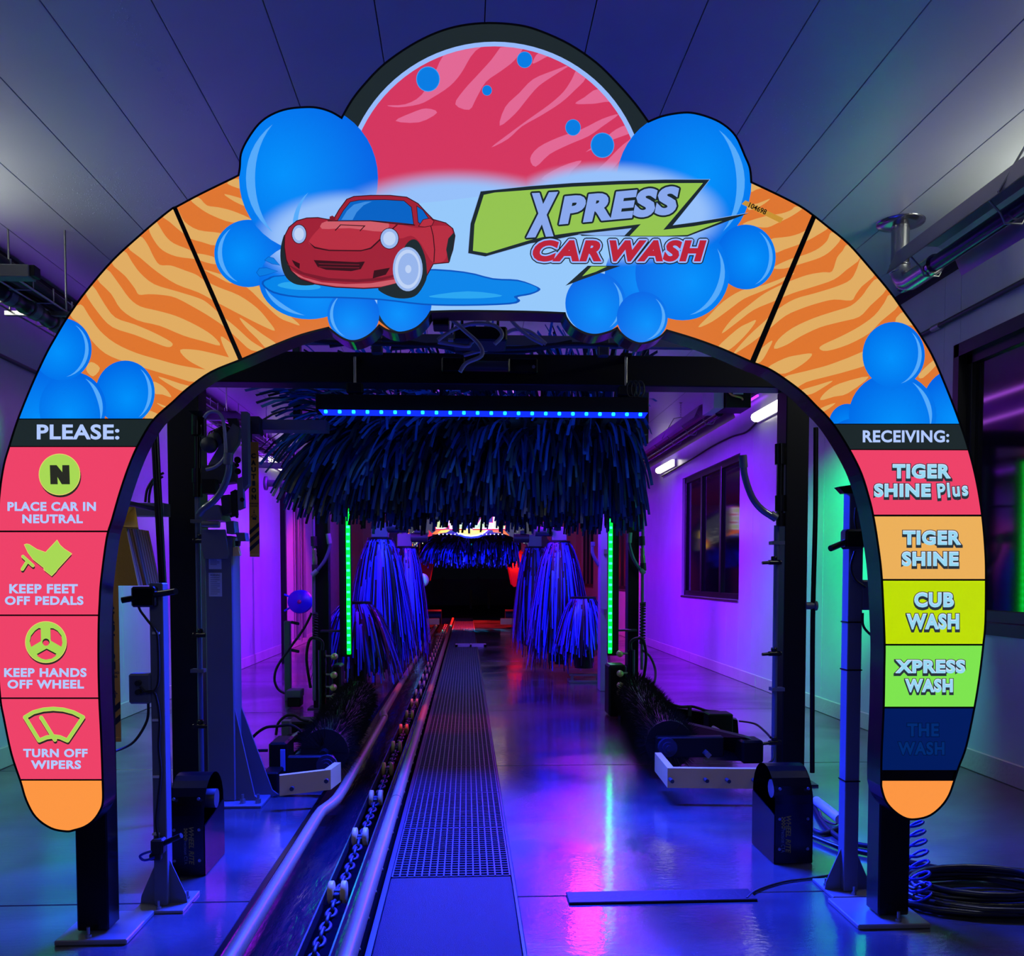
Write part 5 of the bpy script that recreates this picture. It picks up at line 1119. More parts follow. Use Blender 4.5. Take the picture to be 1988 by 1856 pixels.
pl([(457,1034),(475,1034),(477,1050),(462,1050)], YG-.02, .1, GREY, 'bracket', gp); pl([(456,1050),(464,1050),(463,1060),(457,1060)], YG, .05, BLACKM, 'stop', gp); pl([(452,1063),(461,1061),(466,1078),(452,1080)], YG, .05, CREAM, 'stop_pad', gp)
m = MB(); m.span(at(480, 814, YG+.35), at(640, 842, YG+.5)); m.build('cross_arm', GREY, gp)
m = MB(); m.box(at(495, 828, YG+.33), (.09, .12, .12), None, 0, .006); m.build('clamp', DGREY, gp)
m = MB(); m.span(at(212, 976, YG+.15), at(331, 1004, YG+.28)); m.build('rear_arm', GREY, gp)
m = MB(); m.tube(crom([at(x, y, YG-.08) for x, y in ((396,811),(405,801),(418,799),(428,805),(434,820),(437,850),(437,885),(420,905),(400,912))], 6), .011, 8); m.build('air_tube', TUBEW, gp)
m = MB(); m.tube(crom([at(x, y, YG-.1) for x, y in ((445,893),(443,920),(432,950),(415,972),(395,988),(386,1000))], 6), .022, 10); m.build('clear_hose', CLEAR, gp)
m = MB(); m.cyl(at(444,880,YG-.1), at(443,902,YG-.1), .030, 14); m.build('hose_cuff', GREY, gp)

# ---- spray pipes on the front columns
NOZ = mat('black_nozzle_plastic', (12, 12, 14), .3)
def spray_pipe(px, py0, py1, Y, noz, lab, sgn):
    a = at(px, py0, Y); b_ = at(px+1, py1, Y); t = thing('spray_pipe', lab, 'pipe', (a.x, Y, b_.z), 'spray pipes on the front columns')
    m = MB(); m.cyl((a.x, Y, b_.z), (a.x, Y, a.z), .019, 12); m.build('clear_pipe', CLEAR, t)
    for i, (x, y) in enumerate(noz):
        c = at(px, y, Y-.01); e = at(x, y, Y-.08)
        q = thing('x', 'x', 'x', (0, 0, 0)) if 0 else None
        m = MB(); m.cyl((c.x, Y, c.z), (c.x, Y-.05, c.z), .018, 10); m.cyl((c.x-sgn*.02, Y-.03, c.z), (c.x+sgn*.07, Y-.05, c.z), .017, 10); m.cyl((c.x+sgn*.05, Y-.05, c.z-.0), (c.x+sgn*.12, Y-.06, c.z-.004), .011, 8); m.lathe((c.x+sgn*.03, Y-.04, c.z+.01), (0, 0, 1), [(.012, 0), (.02, .008), (.022, .02), (.02, .032), (0, .034)], 12)
        m.build('nozzle', NOZ, t)
    for y in (noz[0][1]-38, noz[1][1]+70):
        c = at(px, y, Y); m = MB(); m.span((c.x-.04, Y-.024, c.z-.012), (c.x+.05, Y+.05, c.z+.012)); m.build('pipe_clip', GREY, t)
    return t
t = spray_pipe(383, 958, 1500, 6.22, [(410,1050),(420,1232),(425,1408)], 'clear upright spray pipe with black nozzles on the left front column', 1)
m = MB(); m.cyl(at(384,848,6.2), at(384,960,6.2), .022, 12); m.build('black_pipe', BLACK, t)
for (y0, y1, r) in ((806, 845, .042), (910, 938, .040), (938, 965, .032)): m = MB(); m.cyl(at(384,y0,6.2), at(384,y1,6.2), r, 16); m.build('coupling', BLACK, t)
t = spray_pipe(1508, 1020, 1485, 6.22, [(1474,1092),(1470,1268),(1476,1440)], 'clear upright spray pipe with black nozzles on the right front column', -1)
m = MB(); m.cyl(at(1516,870,6.2), at(1514,1020,6.2), .022, 12); m.build('black_pipe', BLACK, t)
for (y0, y1, r) in ((862, 902, .042), (962, 993, .040), (996, 1022, .032)): m = MB(); m.cyl(at(1516,y0,6.2), at(1516,y1,6.2), r, 16); m.build('coupling', BLACK, t)
m = MB(); m.tube(crom([at(x, y, 6.15) for x, y in ((1443,895),(1446,925),(1460,965),(1480,990),(1506,1006))], 6), .024, 10); m.build('clear_hose', CLEAR, t)
m = MB(); m.cyl(at(1442,884,6.15), at(1444,908,6.15), .028, 14); m.cyl(at(1496,999,6.15), at(1507,1006,6.15), .03, 12); m.build('hose_cuff', GREY, t)
# cable runs outside the columns
m = MB(); m.tube(crom([at(x, y, 5.5) for x, y in ((300,830),(306,950),(313,1080),(319,1200),(322,1400),(327,1592))], 4), .024, 8); tag(m.build('conduit', BLACK), 'thick black conduit running down beside the left front column', 'conduit')
for k, P in enumerate(([(318,918),(300,928),(286,950),(282,975)], [(316,925),(296,940),(290,960),(289,976)])): m = MB(); m.tube(crom([at(x, y, 5.9) for x, y in P], 6), .008, 6); tag(m.build('cable', RUBBER), ['outer of two thin black cables arching from the left column to the rear arm', 'inner of two thin black cables arching from the left column to the rear arm'][k], 'cable', 'cables left of the front column')
m = MB(); m.tube(crom([at(x, y, 6.3) for x, y in ((1584,830),(1583,1000),(1578,1200),(1577,1400),(1577,1500))], 4), .018, 8); cdt_ = tag(m.build('conduit', BLACK), 'slim black conduit running down right of the right front column', 'conduit')
c = at(1580, 1176, 6.3); m = MB(); m.cyl(c-Vector((.06, 0, 0)), c+Vector((.02, 0, 0)), .026, 12); m.lathe(c, (1, 0, 0), [(0, 0), (.035, 0), (.035, .02), (0, .02)], 14); m.build('pipe_cap', GREY, cdt_)

# ---- yellow foam pad and hanging caution banners
fp = thing('foam_pad', 'yellow layered foam bumper pad hanging behind the left arch leg', 'pad', (-2.2, 5.2, 1.4))
YF_ = 5.35; P0 = [at(x, y, YF_) for x, y in ((226,984),(268,987),(289,1085),(266,1137),(229,1137))]
Q = [(at(262,984,YF_+.05).x, at(262,984,YF_+.05).z), (at(288,1085,YF_+.3).x, at(288,1085,YF_+.3).z)]
pa, pb, pc, pd = at(231,1030,YF_), at(243,1030,YF_), at(266,1137,YF_), at(229,1137,YF_)
m = MB(); m.prism([at(222,1022,YF_), at(244,1024,YF_), at(268,1137,YF_), at(226,1137,YF_)], (0, .012, 0)); m.build('front_skin', YELLOW, fp)
for k in range(9):
    ya = YF_+.012+k*.042; m = MB(); m.prism([at(222,1022,YF_)+Vector((0, ya-YF_, 0)), at(244,1024,YF_)+Vector((.0, ya-YF_, 0)), at(268,1137,YF_)+Vector((.0, ya-YF_, 0)), at(226,1137,YF_)+Vector((0, ya-YF_, 0))], (0, .034, 0))
    m.build('foam_layer', mat('brown_yellow_foam', (150, 104, 40), .75, bump=.3, bscale=50), fp)
hz_ = at(250, 990, YG+.2).z; m = MB(); m.tube([(P0[1].x-.14, YF_+.2, P0[1].z-.3), (P0[1].x-.14, YF_+.2, hz_), (P0[1].x-.14, YG+.16, hz_)], .018, 8); m.build('hanger', DGREY, fp)
m = MB(); m.prism([at(226,984,YF_+.0), at(262,984,YF_+.18), at(268,1024,YF_+.0), at(222,1022,YF_)], (0, .012, -.01)); m.build('top_skin', YELLOW, fp)
BAN = mat('yellow_banner_vinyl', (206, 146, 34), .5); BLKP = mat('banner_black_print', (12, 11, 10), .6)
def banner(px0, px1, py0, py1, Y, letters, hz, txt2, lab, dz=0):
    a = at(px0, py0, Y); b_ = at(px1, py1, Y); t = thing('caution_banner', lab, 'banner', ((a.x+b_.x)/2, Y, b_.z), 'hanging caution banners'); w_ = b_.x-a.x
    m = MB(); m.span((a.x, Y, b_.z), (b_.x, Y+.006, a.z)); m.build('vinyl', BAN, t)
    m = MB(); m.span((a.x+w_*.02, Y-.008, b_.z), (b_.x-w_*.02, Y+.014, b_.z+w_*.3), 0, .003); m.build('bottom_hem', BAN, t)
    m = MB(); e = Y-.0015
    for k, chh in enumerate('CAUTION'):
        y = letters[0]+(letters[1]-letters[0])*k/6; c = at((px0+px1)/2, y, e); hw = w_*(.2 if chh != 'I' else .07)
        place_text(m, chh, (-1, -1, 1, 1), lambda u, v: Vector((a.x+w_/2+u*hw, e, c.z-v*w_*.22)), .06)
    c = at((px0+px1)/2, txt2, e)
    place_text(m, 'OVERHEAD', (-1, -1, 1, 1), lambda u, v: Vector((a.x+w_/2+u*w_*.46, e, c.z+w_*.13-v*w_*.075)), .03)
    place_text(m, 'DANGER', (-1, -1, 1, 1), lambda u, v: Vector((a.x+w_/2+u*w_*.36, e, c.z-w_*.13-v*w_*.075)), .03)
    z = c.z-w_*.8; m.add([(a.x+w_*.47, e, z+w_*.3), (a.x+w_*.53, e, z+w_*.3), (a.x+w_*.53, e, z+w_*.05), (a.x+w_*.62, e, z+w_*.05), (a.x+w_*.5, e, z-w_*.08), (a.x+w_*.38, e, z+w_*.05), (a.x+w_*.47, e, z+w_*.05)], [(0,1,2,6),(3,4,5),(2,3,5,6)])
    z2 = z-w_*.2; arc = [(a.x+w_*.5+w_*.26*math.cos(t_), z2-w_*.22+w_*.22*math.sin(t_)) for t_ in [PI*k/10 for k in range(11)]]; arc2 = [(a.x+w_*.5+w_*.21*math.cos(t_), z2-w_*.22+w_*.17*math.sin(t_)) for t_ in [PI*k/10 for k in range(11)]]
    m.add([(x, e, z_) for x, z_ in arc]+[(x, e, z_) for x, z_ in arc2], [(i, i+1, 11+i+1, 11+i) for i in range(10)])
    m.add([(a.x+w_*.16, e, z2-w_*.22), (a.x+w_*.84, e, z2-w_*.22), (a.x+w_*.84, e, z2-w_*.27), (a.x+w_*.16, e, z2-w_*.27)], [(0,1,2,3)]); m.add([(a.x+w_*.33, e, z2-w_*.3), (a.x+w_*.72, e, z2-w_*.3), (a.x+w_*.72, e, z2-w_*.55), (a.x+w_*.33, e, z2-w_*.5)], [(0,1,2,3)])
    zs = z2-w_*.75
    while zs-w_*.95 > b_.z+w_*.35-.001*0 and zs > b_.z+w_*.6:
        q = [(a.x, e, zs-w_*.9), (a.x, e, max(zs-w_*1.35, b_.z+w_*.32)), (b_.x, e, max(zs-w_*.45, b_.z+w_*.32)), (b_.x, e, zs)]; q = [(x, y, max(z_, b_.z+w_*.32)) for x, y, z_ in q]; m.add(q, [(0,1,2,3)]); zs -= w_*.85
    m.build('print', BLKP, t)
    m = MB(); m.cyl((a.x+w_*.3, Y+.003, a.z), (a.x+w_*.3, Y+.003, a.z+.14 if Y > 6.1 else at(215,1004,6.05).z), .005, 6); m.build('hanging_cord', RUBBER, t)
banner(482, 504, 858, 1081, 6.2, (885, 965), 9, 980, 'yellow and black hanging banner reading CAUTION beside the grey machine post')
banner(198, 235, 1085, 1440, 6.05, (1185, 1292), 14, 1310, 'yellow and black hanging banner reading CAUTION close behind the left arch leg')

# ---- floor things
m = MB(); a = onz(1105, 1757); b_ = onz(1460, 1738); m.span((a.x, a.y, 0), (b_.x, a.y+.14, .012), 0, .003); tag(m.build('floor_treadle', mat('black_treadle', (20, 19, 26), .5, bump=.2, spec=.3)), 'flat black treadle strip lying across the wet floor at the mouth', 'treadle')
m = MB(); m.tube(crom([onz(1450,1744,.01), onz(1470,1728,.008), onz(1520,1712,.008), onz(1580,1704,.008), onz(1618,1698,.008), onz(1632,1690,.02)], 6), .006, 6); tag(m.build('floor_cable', RUBBER), 'thin black cable from the floor treadle to the right sensor post', 'cable')
hc_ = onz(1900, 1745); P = []
for k in range(7*16):
    a_ = 2*PI*k/16; r = .36+.035*math.sin(k*.31)+.05*math.sin(k*.045); P.append(Vector((hc_.x+.02+r*1.0*math.cos(a_)+.02*math.sin(k*.2), hc_.y+.0+r*.62*math.sin(a_), .018+.012*(k//16)*(1 if k % 32 < 16 else .8))))
P = [hc_+Vector((-.5, 1.2, .02)), hc_+Vector((-.35, .75, .02))]+P+[hc_+Vector((.55, -.3, .05)), hc_+Vector((.9, -.42, .02)), hc_+Vector((1.3, -.5, .02))]
m = MB(); m.tube(P, .0155, 8); tag(m.build('black_hose', mat('black_hose_rubber', (16, 16, 20), .35, spec=.6)), 'thick black hose lying in a loose coil on the floor at right', 'hose')
p0 = at(1768, 1590, 3.93); coil_hose([at(1772,1575,3.93), at(1778,1620,3.93), at(1782,1680,3.93), at(1784,1740,3.93)], .033, 9, .0062, 'blue_coil_hose', BLUEP, 'blue spiral air hose hanging behind the right arch leg', 'hose', (.95, 1.6), .55)
m = MB(); base = at(1782, 1752, 3.93)
for k in range(9):
    a_ = PI*(.05+.9*k/8); d = Vector((math.cos(a_), .25, -math.sin(a_)*.9)); P = [base+d*(.055*(1-math.cos(t_))*.9)+Vector((-d.z, .1, d.x))*.014*math.sin(t_) for t_ in [2*PI*i/12 for i in range(12)]]; m.tube(P, .006, 6, closed=True)
tag(m.build('blue_hose_loops', BLUEP), 'bunch of blue air hose loops at the foot of the right arch leg', 'hose')
m = MB(); m.tube([onz(1585,1555,.05), onz(1631,1591,.05)], .03, 12); tag(m.build('white_conduit', WHITEP), 'short white conduit pipe lying on the floor behind the right sensor post', 'conduit')
for k, P in enumerate(([(1578,1560),(1600,1600),(1640,1632),(1700,1645)], [(1580,1612),(1600,1618),(1632,1606)])):
    m = MB(); m.tube(crom([onz(x, y, .016) for x, y in P], 6), .015, 8); tag(m.build('floor_hose', RUBBER), ['black hose running along the floor behind the right sensor post', 'short black hose curving from the right black box to the white conduit'][k], 'hose')
m = MB(); m.tube(crom([onz(1592,1575,.05), onz(1598,1590,.02), onz(1622,1600,.015), onz(1630,1588,.04)], 6), .006, 6); tag(m.build('red_lead', mat('red_black_lead', (120, 40, 30), .5)), 'thin reddish lead looping out of the end of the white conduit', 'cable')
# purple frame on the grating deep inside
m = MB(); a = onz(884, 1254, .02); b_ = onz(942, 1247, .02); W = b_.x-a.x
m.span((a.x, a.y, .0), (b_.x, a.y+.03, .045)); m.span((a.x, a.y+.35, .0), (b_.x, a.y+.38, .045)); m.span((a.x, a.y, 0), (a.x+.05, a.y+.38, .045)); m.span((b_.x-.05, a.y, 0), (b_.x, a.y+.38, .045)); m.span(((a.x+b_.x)/2-.02, a.y, 0), ((a.x+b_.x)/2+.02, a.y+.38, .045))
tag(m.build('metal_frame', WHITEP), 'small pale rectangular frame lying on the far gratings', 'frame')
# control box by the left wall
t = thing('control_box', 'small black box with grey lid on the floor by the left hose reel', 'box', (-2.2, 10.6, 0)); a = at(557, 1340, 10.3); b_ = at(583, 1373, 10.3)
m = MB(); m.span((a.x, 10.3, .01), (b_.x, 10.5, at(570,1355,10.3).z), 0, .01); m.build('body', BLACKM, t); m = MB(); m.span((a.x-.01, 10.29, at(570,1355,10.3).z), (b_.x+.01, 10.5, a.z), 0, .01); m.build('lid', GREY, t)
m = MB(); m.tube(crom([at(x, y, 10.2) for x, y in ((553,1346),(540,1338),(533,1320),(538,1295),(560,1262),(590,1220),(605,1190))], 6), .014, 8); m.build('lead', RUBBER, t)
m = MB(); a = at(551, 1206, 10.9); b_ = at(564, 1363, 10.9); m.span((a.x, 10.9, .0), (b_.x, 11.0, a.z), 0, .005); t = m.build('grey_post', GREY); tag(t, 'short grey sensor post standing left of the inner portal frame', 'post')
for py in (1208, 1262): c = at(566, py, 10.88); m = MB(); m.cyl(c, at(580, py+3, 10.85), .018, 8); m.build('sensor', BLACK, t)
m = MB(); a = at(609, 1200, 10.5); b_ = at(620, 1352, 10.5); m.span((a.x-.0, 10.5, 0), (b_.x, 10.6, at(609,960,10.5).z), 0, .004); tag(m.build('pipe_post', GREY), 'slender grey post standing just behind the left inner column', 'post')
# hose reel on the left wall
c = at(583, 1168, 15.5); hr = thing('hose_reel', 'round blue hose reel bracketed to the black upright on the left', 'hose reel', (c.x, 15.5, c.z-.35))
m = MB(); m.lathe(c+Vector((0, -.09, 0)), (0, 1, 0), [(0, 0), (.19, .0), (.2, .012), (.06, .03), (.06, .15), (.2, .168), (.19, .18), (0, .18)], 28); m.build('drum', mat('blue_reel_paint', (16, 16, 130), .3), hr)
m = MB(); m.lathe(c+Vector((0, -.11, 0)), (0, 1, 0), [(0, 0), (.03, 0), (.04, .03), (0, .03)], 12); m.build('hub', mat('red_hub', (120, 20, 60), .4), hr)
u0 = at(551, 1168, 15.5); m = MB(); m.tube([Vector((u0.x, 15.55, c.z+.12)), c+Vector((0, .02, 0)), Vector((u0.x, 15.55, c.z-.16))], .02, 6); m.build('bracket', BLUEP, hr)
m = MB(); m.span((u0.x-.06, 15.55, 0), (u0.x+.03, 15.63, at(548,915,15.5).z), 0, .004); tag(m.build('black_upright', BLACKM), 'tall thin black upright carrying the blue hose reel', 'post')
# pipes on the left wall
for i, (p, q, Y, r, lb_) in enumerate((((515, 938), (610, 942), 13.2, .05, 'pale horizontal pipe bracket near the left wall'), ((490, 902), (612, 908), 12.0, .04, 'grey pipe running under the left cable tray'))):
    a = at(*p, Y); b_ = at(*q, Y); m = MB(); m.cyl(a, b_, r, 12); m.lathe(a, (b_-a), [(.0, -.01), (.1, -.01), (.1, .03), (0, .03)], 14); tag(m.build('pipe', GREY), lb_, 'pipe')
for px, lb_ in ((578, 'nearest pale riser pipe on the left wall'), (590, 'pale riser pipe on the left wall behind the nearest one')):
    X = XL+.08; p = onx(px, 1100, X); m = MB(); m.cyl((X, p.y, .15), (X, p.y, 3.0), .045, 10); tag(m.build('riser_pipe', GREY), lb_, 'pipe')
# overhead cable trays / bundles, left
HOSEM = mat('black_ribbed_hose', (20, 20, 22), .35, spec=.6)
def tray(xc, z, ya, yb, lab):
    t = thing('cable_tray', lab, 'cable tray', (xc, ya, z))
    m = MB()
    for dx in (-.2, -.07, .07, .2): m.tube([(xc+dx, ya, z), (xc+dx, yb, z)], .008, 5)
    m.build('tray_wires', GALV, t); y = ya
    m = MB()
    while y < yb: m.tube([(xc-.2, y, z+.1), (xc-.2, y, z), (xc+.2, y, z), (xc+.2, y, z+.1)], .006, 5); y += .3
    tag(m.build('cross_wires', GALV, t), kind='stuff')
    for k, (dx, r, M) in enumerate(((-.12, .045, HOSEM), (-.03, .035, HOSEM), (.05, .05, HOSEM), (.13, .03, RUBBER))):
        m = MB(); P = [(xc+dx+.03*math.sin(y_*.9+k), y_, z+.05+r*.6+.02*math.sin(y_*1.3+k*2)) for y_ in np.arange(ya, yb, .5)]; m.tube(P, r, 8); 
        m.build('cable_bundle', M, t)
    for y in np.arange(ya+.4, yb, 2.2): m = MB(); m.cyl((xc-.2, y, z), (xc-.2, y, ZC), .008, 6); m.cyl((xc+.2, y, z), (xc+.2, y, ZC), .008, 6); m.box((xc, y, z-.02), (.46, .04, .03)); m.build('hanger', GALV, t)
    return t
tray(-3.1, 3.42, 4.2, 19.5, 'long wire tray of black hoses hung under the ceiling on the left')
t = thing('corrugated_hose', 'fat black corrugated hose under the ceiling at far left', 'hose', (-3.05, 5.6, 3.4)); m = MB(); P = []; rr = []
pts = crom([Vector((-3.5, 5.2, 3.52)), Vector((-3.25, 5.8, 3.46)), Vector((-3.1, 6.4, 3.4)), Vector((-3.02, 7.2, 3.36)), Vector((-3.0, 8.2, 3.36))], 22)
for i, p in enumerate(pts): rr.append(.062 if i % 4 < 2 else .050)
m.tube(pts, rr, 12); m.build('sleeve', HOSEM, t)
for i in range(2, len(pts)-4, 8): q = MB(); q.tube([pts[i], pts[i+2]], .064, 12); q.build('pale_ring', mat('grey_ring', (96, 98, 104), .4), t)
t = thing('box_channel', 'end of a grey box channel at the far left under the ceiling', 'channel', (-3.4, 6.0, 3.5)); a = at(0, 512, 5.75); b_ = at(56, 537, 5.75)
m = MB(); m.span((XL+.0, 5.75, b_.z), (b_.x, 5.85, a.z), 0, .004); m.build('channel', mat('old_grey_channel', (120, 118, 112), .5, .3), t)
m = MB(); m.span((b_.x-.002, 5.76, b_.z+.01), (b_.x+.03, 5.84, a.z-.0), 0, .002); m.build('end_cap', BLACKM, t)
# purple fascia along the left ceiling edge
m = MB(); m.span((XL, 6.0, 3.80), (XL+.10, 30, 3.93)); t4 = m.build('trim_3', WALLM); tag(t4, kind='structure')
m = MB(); m.tube([(XL+.03, 1, 3.2), (XL+.03, 9.5, 3.2)], .018, 8); tag(m.build('conduit', DGREY), 'thin dark conduit running level along the left wall', 'conduit')
# ---- right ceiling heater, flue, conduit
HT = mat('aluminised_reflector', (150, 140, 146), .32, .7, var=.15)
def heater(xc, zc_, ya, yb, lab, chains, burner=None):
    t = thing('tube_heater', lab, 'heater', (xc, ya, zc_)); 
    m = MB(); prof = [(-.26, -.02), (-.2, .12), (-.09, .17), (.09, .17), (.2, .12), (.26, -.02)]; vs = []
    for (x, z) in prof: vs += [(xc+x, ya, zc_+z), (xc+x, yb, zc_+z)]
    m.add(vs, [(2*i, 2*i+1, 2*i+3, 2*i+2) for i in range(5)]); vs2 = [(v[0], v[1], v[2]-.006) for v in vs]; m.add(vs2, [(2*i+2, 2*i+3, 2*i+1, 2*i) for i in range(5)])
    m.build('reflector', HT, t)
    m = MB(); m.cyl((xc, ya-.2, zc_), (xc, yb+.3, zc_), .052, 16); m.build('radiant_tube', mat('heat_tinted_tube', (86, 60, 110), .25, .8), t)
    for y in np.arange(ya+.25, yb, .9):
        m = MB(); m.tube([(xc-.2, y, zc_+.12), (xc-.075, y, zc_-.01), (xc-.05, y, zc_-.065), (xc+.05, y, zc_-.065), (xc+.075, y, zc_-.01), (xc+.2, y, zc_+.12)], .006, 6); m.build('wire_hanger', GALV, t)
    for y in chains:
        m = MB(); m.tube([(xc-.27, y, zc_-.02), (xc-.10, y, zc_+.27), (xc, y, zc_+.29), (xc+.10, y, zc_+.27), (xc+.27, y, zc_-.02)], .007, 6); m.build('bow_hanger', GALV, t)
        z = zc_+.29; k = 0
        while z < ZC-.02:
            m = MB(); ar = [Vector((xc+(.010*math.cos(q) if k % 2 else 0), y+(0 if k % 2 else .010*math.cos(q)), z+.018+.022*math.sin(q))) for q in [2*PI*i/8 for i in range(8)]]; m.tube(ar, .0028, 5, closed=True); m.build('chain_link', GALV, t); z += .034; k += 1
        m = MB(); m.lathe((xc, y, ZC-.016), (0, 0, 1), [(0, 0), (.014, 0), (.016, .008), (.03, .016)], 12); m.build('ceiling_eye', GALV, t)
    return t
hx = 3.1
heater(hx, 3.56, 1.2, 6.05, 'radiant tube heater with bright reflector hanging at upper right', [4.75, 2.2])
fl_ = thing('flue_pipe', 'bright metal flue pipe with elbow going up through the ceiling at right', 'flue', (at(1748,425,6.3).x, 6.3, 3.5))
fx = at(1748, 460, 6.35).x; m = MB(); m.cyl((fx, 6.35, 3.68), (fx, 6.35, ZC), .062, 20); m.build('upright_duct', STEEL, fl_)
m = MB(); m.lathe((fx, 6.35, ZC-.03), (0, 0, 1), [(.062, .0), (.10, .008), (.16, .018), (.165, .03)], 28); m.build('ceiling_collar', STEEL, fl_)
for zz in (3.70, 3.655): m = MB(); m.lathe((fx, 6.35, zz), (0, 0, 1), [(.062, -.012), (.07, -.006), (.07, .006), (.062, .012)], 20); m.build('seam_band', STEEL, fl_)
P = [(fx, 6.35, 3.68)]+[(fx+(hx-fx)*k/6, 6.35-.12*(1-math.cos(PI/2*k/6)), 3.68-.12*math.sin(PI/2*k/6)) for k in range(1, 7)]+[(hx, 5.9, 3.56)]
m = MB(); m.tube(P, [.066 if k % 2 else .069 for k in range(len(P))], 18); m.build('elbow', STEEL, fl_)
heater(hx, 3.5, 11.2, 21, 'radiant tube heater running along the right wall deep in the tunnel', [13.0, 17.0])
c = at(1425, 770, 10.5); bb_ = thing('burner_box', 'black burner box with a pale side plate hanging by the right ceiling edge', 'burner', (c.x, 10.5, c.z-.15))
m = MB(); m.box((c.x+.04, 10.65, c.z), (.30, .4, .27), None, 0, .008); m.build('case', BLACKM, bb_)
m = MB(); m.box((c.x-.18, 10.75, c.z), (.12, .5, .27), None, 0, .004); m.build('side_plate', mat('pale_side_plate', (150, 140, 170), .5), bb_)
m = MB(); m.box((c.x+.03, 10.44, c.z+.05), (.12, .012, .07)); m.build('notice', PAPER, bb_); m = MB(); m.tube(crom([Vector((c.x-.1, 10.43, c.z+.08)), Vector((c.x-.06, 10.40, c.z+.0)), Vector((c.x+.05, 10.40, c.z-.03)), Vector((c.x+.08, 10.43, c.z-.05))], 5), .012, 8); m.build('gas_pipe', BRASS, bb_)
m = MB(); m.cyl((c.x-.1, 10.7, c.z+.13), (c.x-.1, 10.7, ZC), .008, 6); m.cyl((c.x+.12, 10.7, c.z+.13), (c.x+.12, 10.7, ZC), .008, 6); m.build('hanger_rod', GALV, bb_)
# conduits on the right wall
m = MB(); p = onx(1988, 545, XR-.03); q = onx(1790, 650, XR-.03); m.cyl((XR-.03, .5, (p.z+q.z)/2), (XR-.03, 10.0, (p.z+q.z)/2), .02, 10); cz = (p.z+q.z)/2; o = tag(m.build('conduit', DGREY), 'dark steel conduit running level along the right wall above the big window', 'conduit')
m = MB(); yy = onx(1818, 636, XR-.03).y; m.cyl((XR-.03, yy-.06, cz), (XR-.03, yy+.06, cz), .027, 10); m.build('coupling', GALV, o)
P = [onx(x, y, XR-.02) for x, y in ((1285,925),(1340,893),(1380,868),(1420,848),(1450,838),(1478,812),(1510,800))]; m = MB(); m.tube(crom(P, 5), .013, 7); tag(m.build('wall_cable', RUBBER), 'black cable sagging along the right wall between the lit fittings', 'cable')
# ---- wall light fittings
LIT = emi('lit_diffuser', (255, 250, 236), 3.6); LITF = emi('lit_diffuser_front', (250, 255, 238), 30.0)
def fitting(side, Y, lab, L=1.25, z=3.60, on=True):
    X = XR-.001 if side > 0 else XL+.001; s = -side; t = thing('wall_light', lab, 'light', (X+s*.05, Y, z-.08), 'long wall lights')
    m = MB(); m.span((X, Y-L/2-.02, z-.07), (X+s*.035, Y+L/2+.02, z+.07), 0, .006); m.build('back_box', WHITEP, t)
    m = MB(); prof = [(0, -.06), (.05, -.06), (.085, -.035), (.095, 0), (.085, .035), (.05, .06), (0, .06)]; m.prism([(X+s*(.033+a), Y-L/2, z+b) for a, b in prof], (0, L, 0)); m.build('diffuser', LITF if Y < 6 else LIT, t)
for Y, r_ in ((5.0, 'closest to the photographer, just outside the frame'), (11.25, 'high beside the burner box'), (17.3, 'above the dark window'), (23.4, 'far down near the brushes')): fitting(1, Y, 'glowing long wall light on the right wall '+r_)
for Y, r_ in ((5.5, 'closest to the photographer, just outside the frame'), (11.25, 'behind the arch leg'), (17.3, 'behind the overhead brush')): fitting(-1, Y, 'glowing long wall light on the left wall '+r_)

# ---- purple lamp strips along the ceiling edges
LEDP = emi('purple_lamp_lens', (150, 40, 255), 3.5); LEDQ = emi('purple_lamp_lens_dim', (150, 60, 255), 1.6)
for s, X in ((-1, XL+.112), (1, XR-.062)):
    m = MB(); m.span((X-.012, 6.6 if s < 0 else 11.8, 3.86 if s > 0 else 3.74), (X+.012, 21, 3.885 if s > 0 else 3.765)); o = m.build('purple_lamp_strip', LEDP); tag(o, 'thin purple lamp strip along the %s ceiling edge inside the tunnel' % ('left' if s < 0 else 'right'), 'light', 'purple lamp strips')
m = MB(); m.span((XL+.03, 2.2, 2.55), (XL+.05, 5.6, 2.575)); tag(m.build('purple_lamp_strip', LEDQ), 'thin purple lamp strip on the left wall, seen reflected in the large window', 'light', 'purple lamp strips')

for X, nm_ in ((.65, 'right'), (-.40, 'left')):
    m = MB(); m.span((X-.014, 10.9, ZC-.03), (X+.014, 21, ZC-.002)); tag(m.build('ceiling_lamp_strip', emi('violet_lamp_row', (190, 90, 255), 6.0)), 'long violet lamp strip on the tunnel ceiling, %s of the middle, seen mirrored in the big window' % nm_, 'light', 'ceiling lamp strips')
